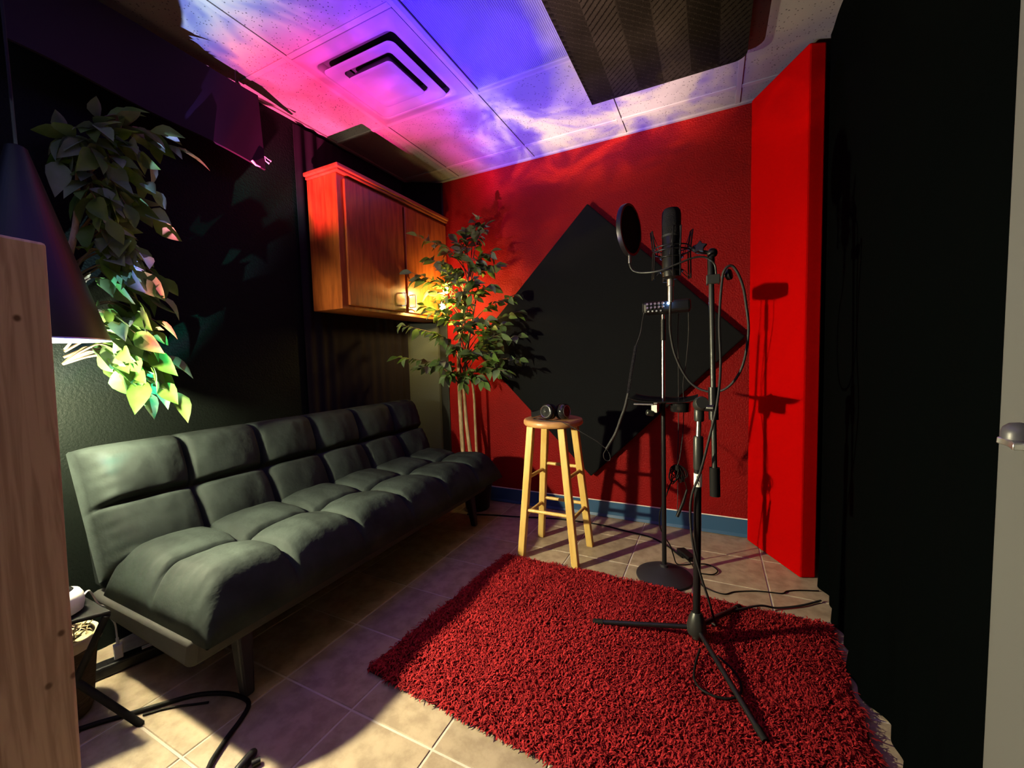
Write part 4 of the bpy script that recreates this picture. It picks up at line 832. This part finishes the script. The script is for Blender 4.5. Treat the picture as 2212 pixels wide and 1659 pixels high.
MB().box((ac.x-0.101,ac.y-0.05,ac.z-0.02),(ac.x-0.098,ac.y+0.04,ac.z+0.02)).build('end_cap', 'gunmetal', am, 0, 0.001)
# coiled headphone cord
cc = thing('coiled_cable', 'black coiled cord hanging from the headphone amplifier to the headphones on the stool', 'cord', (-0.33,1.95,0.6))
MB().tube([(-0.283,1.975,1.262),(-0.292,1.975,1.215),(-0.301,1.97,1.161),(-0.319,1.96,1.105)], 0.0022, 6, 5).build('plain_cord', 'cord_grey', cc, 60)
path = catmull([(-0.319,1.96,1.105),(-0.331,1.955,1.033),(-0.343,1.95,0.958),(-0.353,1.945,0.882)], 100)
pts = []
for i, p in enumerate(path):
    if i % 1 == 0: a = i*0.86; pts.append(p+Vector((0.0062*math.cos(a), 0.0062*math.sin(a), 0)))
MB().tube(pts, 0.0019, 5).build('coil', 'cord_grey', cc, 60)
MB().tube([(-0.353,1.945,0.884),(-0.368,1.94,0.817),(-0.388,1.94,0.762),(-0.412,1.94,0.694),(-0.439,1.94,0.645),(-0.457,1.94,0.614)], 0.0070, 8, 6).build('tight_coil', 'cord_grey', cc, 60)
MB().tube([(-0.457,1.94,0.614),(-0.471,1.94,0.588),(-0.469,1.94,0.566),(-0.457,1.945,0.554),(-0.444,1.95,0.557),(-0.442,1.95,0.575),(-0.456,1.955,0.602),(-0.496,1.945,0.64),(-0.555,1.935,0.676),(-0.620,1.925,0.712),(-0.650,1.915,0.728),(-0.680,1.915,0.739),(-0.730,1.91,0.739),(-0.80,1.93,0.739),(-0.85,1.97,0.739),(-0.84,2.0,0.739),(-0.80,1.985,0.742)], 0.0020, 6, 6).build('plain_cord', 'cord_grey', cc, 60)
# two thin cords from the amplifier into a tied bundle
cable([(-0.143,2.072,1.25),(-0.147,2.075,1.157),(-0.146,2.10,0.985),(-0.147,2.118,0.851),(-0.145,2.09,0.70),(-0.147,2.055,0.546)], 0.0020, 'thin cord hanging straight from the amplifier past the tray', 'cord_grey')
cable([(-0.100,2.06,1.251),(-0.100,2.065,1.155),(-0.111,2.09,1.027),(-0.126,2.118,0.919),(-0.124,2.122,0.829),(-0.124,2.085,0.7),(-0.137,2.055,0.569),(-0.149,2.05,0.53)], 0.0020, 'second thin cord bowing outwards from the amplifier to the cable bundle', 'cord_grey')
cbn = thing('cable_bundle', 'tied bundle of black cable hanging behind the round-base stand', 'cable bundle', (-0.147,2.055,0.46))
mb = MB(); rs = random.Random(9)
for k in range(15):
    a = rs.uniform(-1.1, 1.1); w = rs.uniform(0.012, 0.042); hl = rs.uniform(0.050, 0.10); tilt = rs.uniform(-0.03, 0.03)
    c = Vector((-0.147, 2.055, 0.535)); L_ = []
    for j in range(14):
        s = 2*PI*j/14; L_.append(c+Vector((math.cos(a)*w*math.sin(s)+tilt*(1-math.cos(s))/2, math.sin(a)*w*math.sin(s)*0.6, -hl*(1-math.cos(s))/2)))
    mb.tube(L_, 0.0022, 5, closed=True)
mb.build('coils', 'cord_black', cbn, 60)
MB().lathe([(0.010,-0.012),(0.013,-0.012),(0.013,0.012),(0.010,0.012)], (-0.147,2.055,0.522), 14).build('tie', 'rubber', cbn, 40)
MB().tube([(-0.126,2.058,0.475),(-0.112,2.06,0.447),(-0.106,2.06,0.416)], 0.002, 6, 4).build('plug_lead', 'cord_black', cbn, 60)
MB().tube([(-0.105,2.06,0.420),(-0.122,2.06,0.355),(-0.148,2.05,0.285)], [0.0050,0.0075,0.0078], 10).build('barrel_plug', 'black_plastic', cbn, 50)
MB().tube([(-0.146,2.055,0.45),(-0.146,2.053,0.378),(-0.148,2.05,0.30)], 0.0018, 6, 4).build('loose_end', 'cord_grey', cbn, 60)
cable([(-0.165,2.05,0.475),(-0.188,2.042,0.411),(-0.205,2.036,0.355),(-0.224,2.034,0.30),(-0.226,2.045,0.228),(-0.205,2.075,0.162),(-0.184,2.10,0.115),(-0.172,2.125,0.06),(-0.158,2.14,0.010),(-0.128,2.145,0.006),(-0.077,2.178,0.006),(-0.014,2.195,0.006),(0.027,2.154,0.006),(0.007,2.104,0.006),(-0.043,2.091,0.006)], 0.0030, 'black cable dropping from the bundle to a loop on the tiles')
cable([(-1.50,2.30,0.006),(-1.345,2.351,0.005),(-1.157,2.393,0.005),(-0.919,2.458,0.005),(-0.647,2.474,0.005),(-0.469,2.443,0.005),(-0.318,2.41,0.005),(-0.223,2.336,0.005),(-0.165,2.261,0.005),(-0.135,2.22,0.008)], 0.0045, 'black cable along the tiles from under the sofa past the stool')
cable([(-0.146,2.242,0.014),(-0.086,2.154,0.010),(-0.045,2.000,0.004),(-0.003,1.960,0.004),(0.052,1.950,0.004),(0.098,1.991,0.004),(0.19,2.035,0.004),(0.275,2.053,0.004),(0.3,2.083,0.004),(0.347,2.111,0.004),(0.425,2.14,0.004)], 0.0028, 'thin wavy black cord across the tiles to the right curtain')
pb = thing('power_adapter', 'flat black tangle-wrapped power adapter on the tiles behind the round base', 'adapter', (-0.125,2.25,0))
M = Matrix.Rotation(math.radians(35), 3, 'Z'); MB().obox((-0.118,2.255,0.0125), (0.045,0.115,0.022), M).build('adapter_body', 'black_plastic', pb, 0, 0.005)

# ------------------------------------------------------------------ wooden post in the near left
po = MB().hexa([(-1.042,0.165,0),(-1.0,0.165,0),(-1.0,0.259,0),(-1.042,0.259,0)], [(-1.042,0.185,1.277),(-1.0,0.185,1.277),(-1.0,0.283,1.273),(-1.042,0.283,1.273)])
tag(po.build('wooden_post', 'post_wood', smooth=0, bevel=0.005), 'upright knotty pine post close to the camera beside the sofa', 'post')

for ob in list(bpy.data.objects):
    if '_w' in ob: del ob['_w']
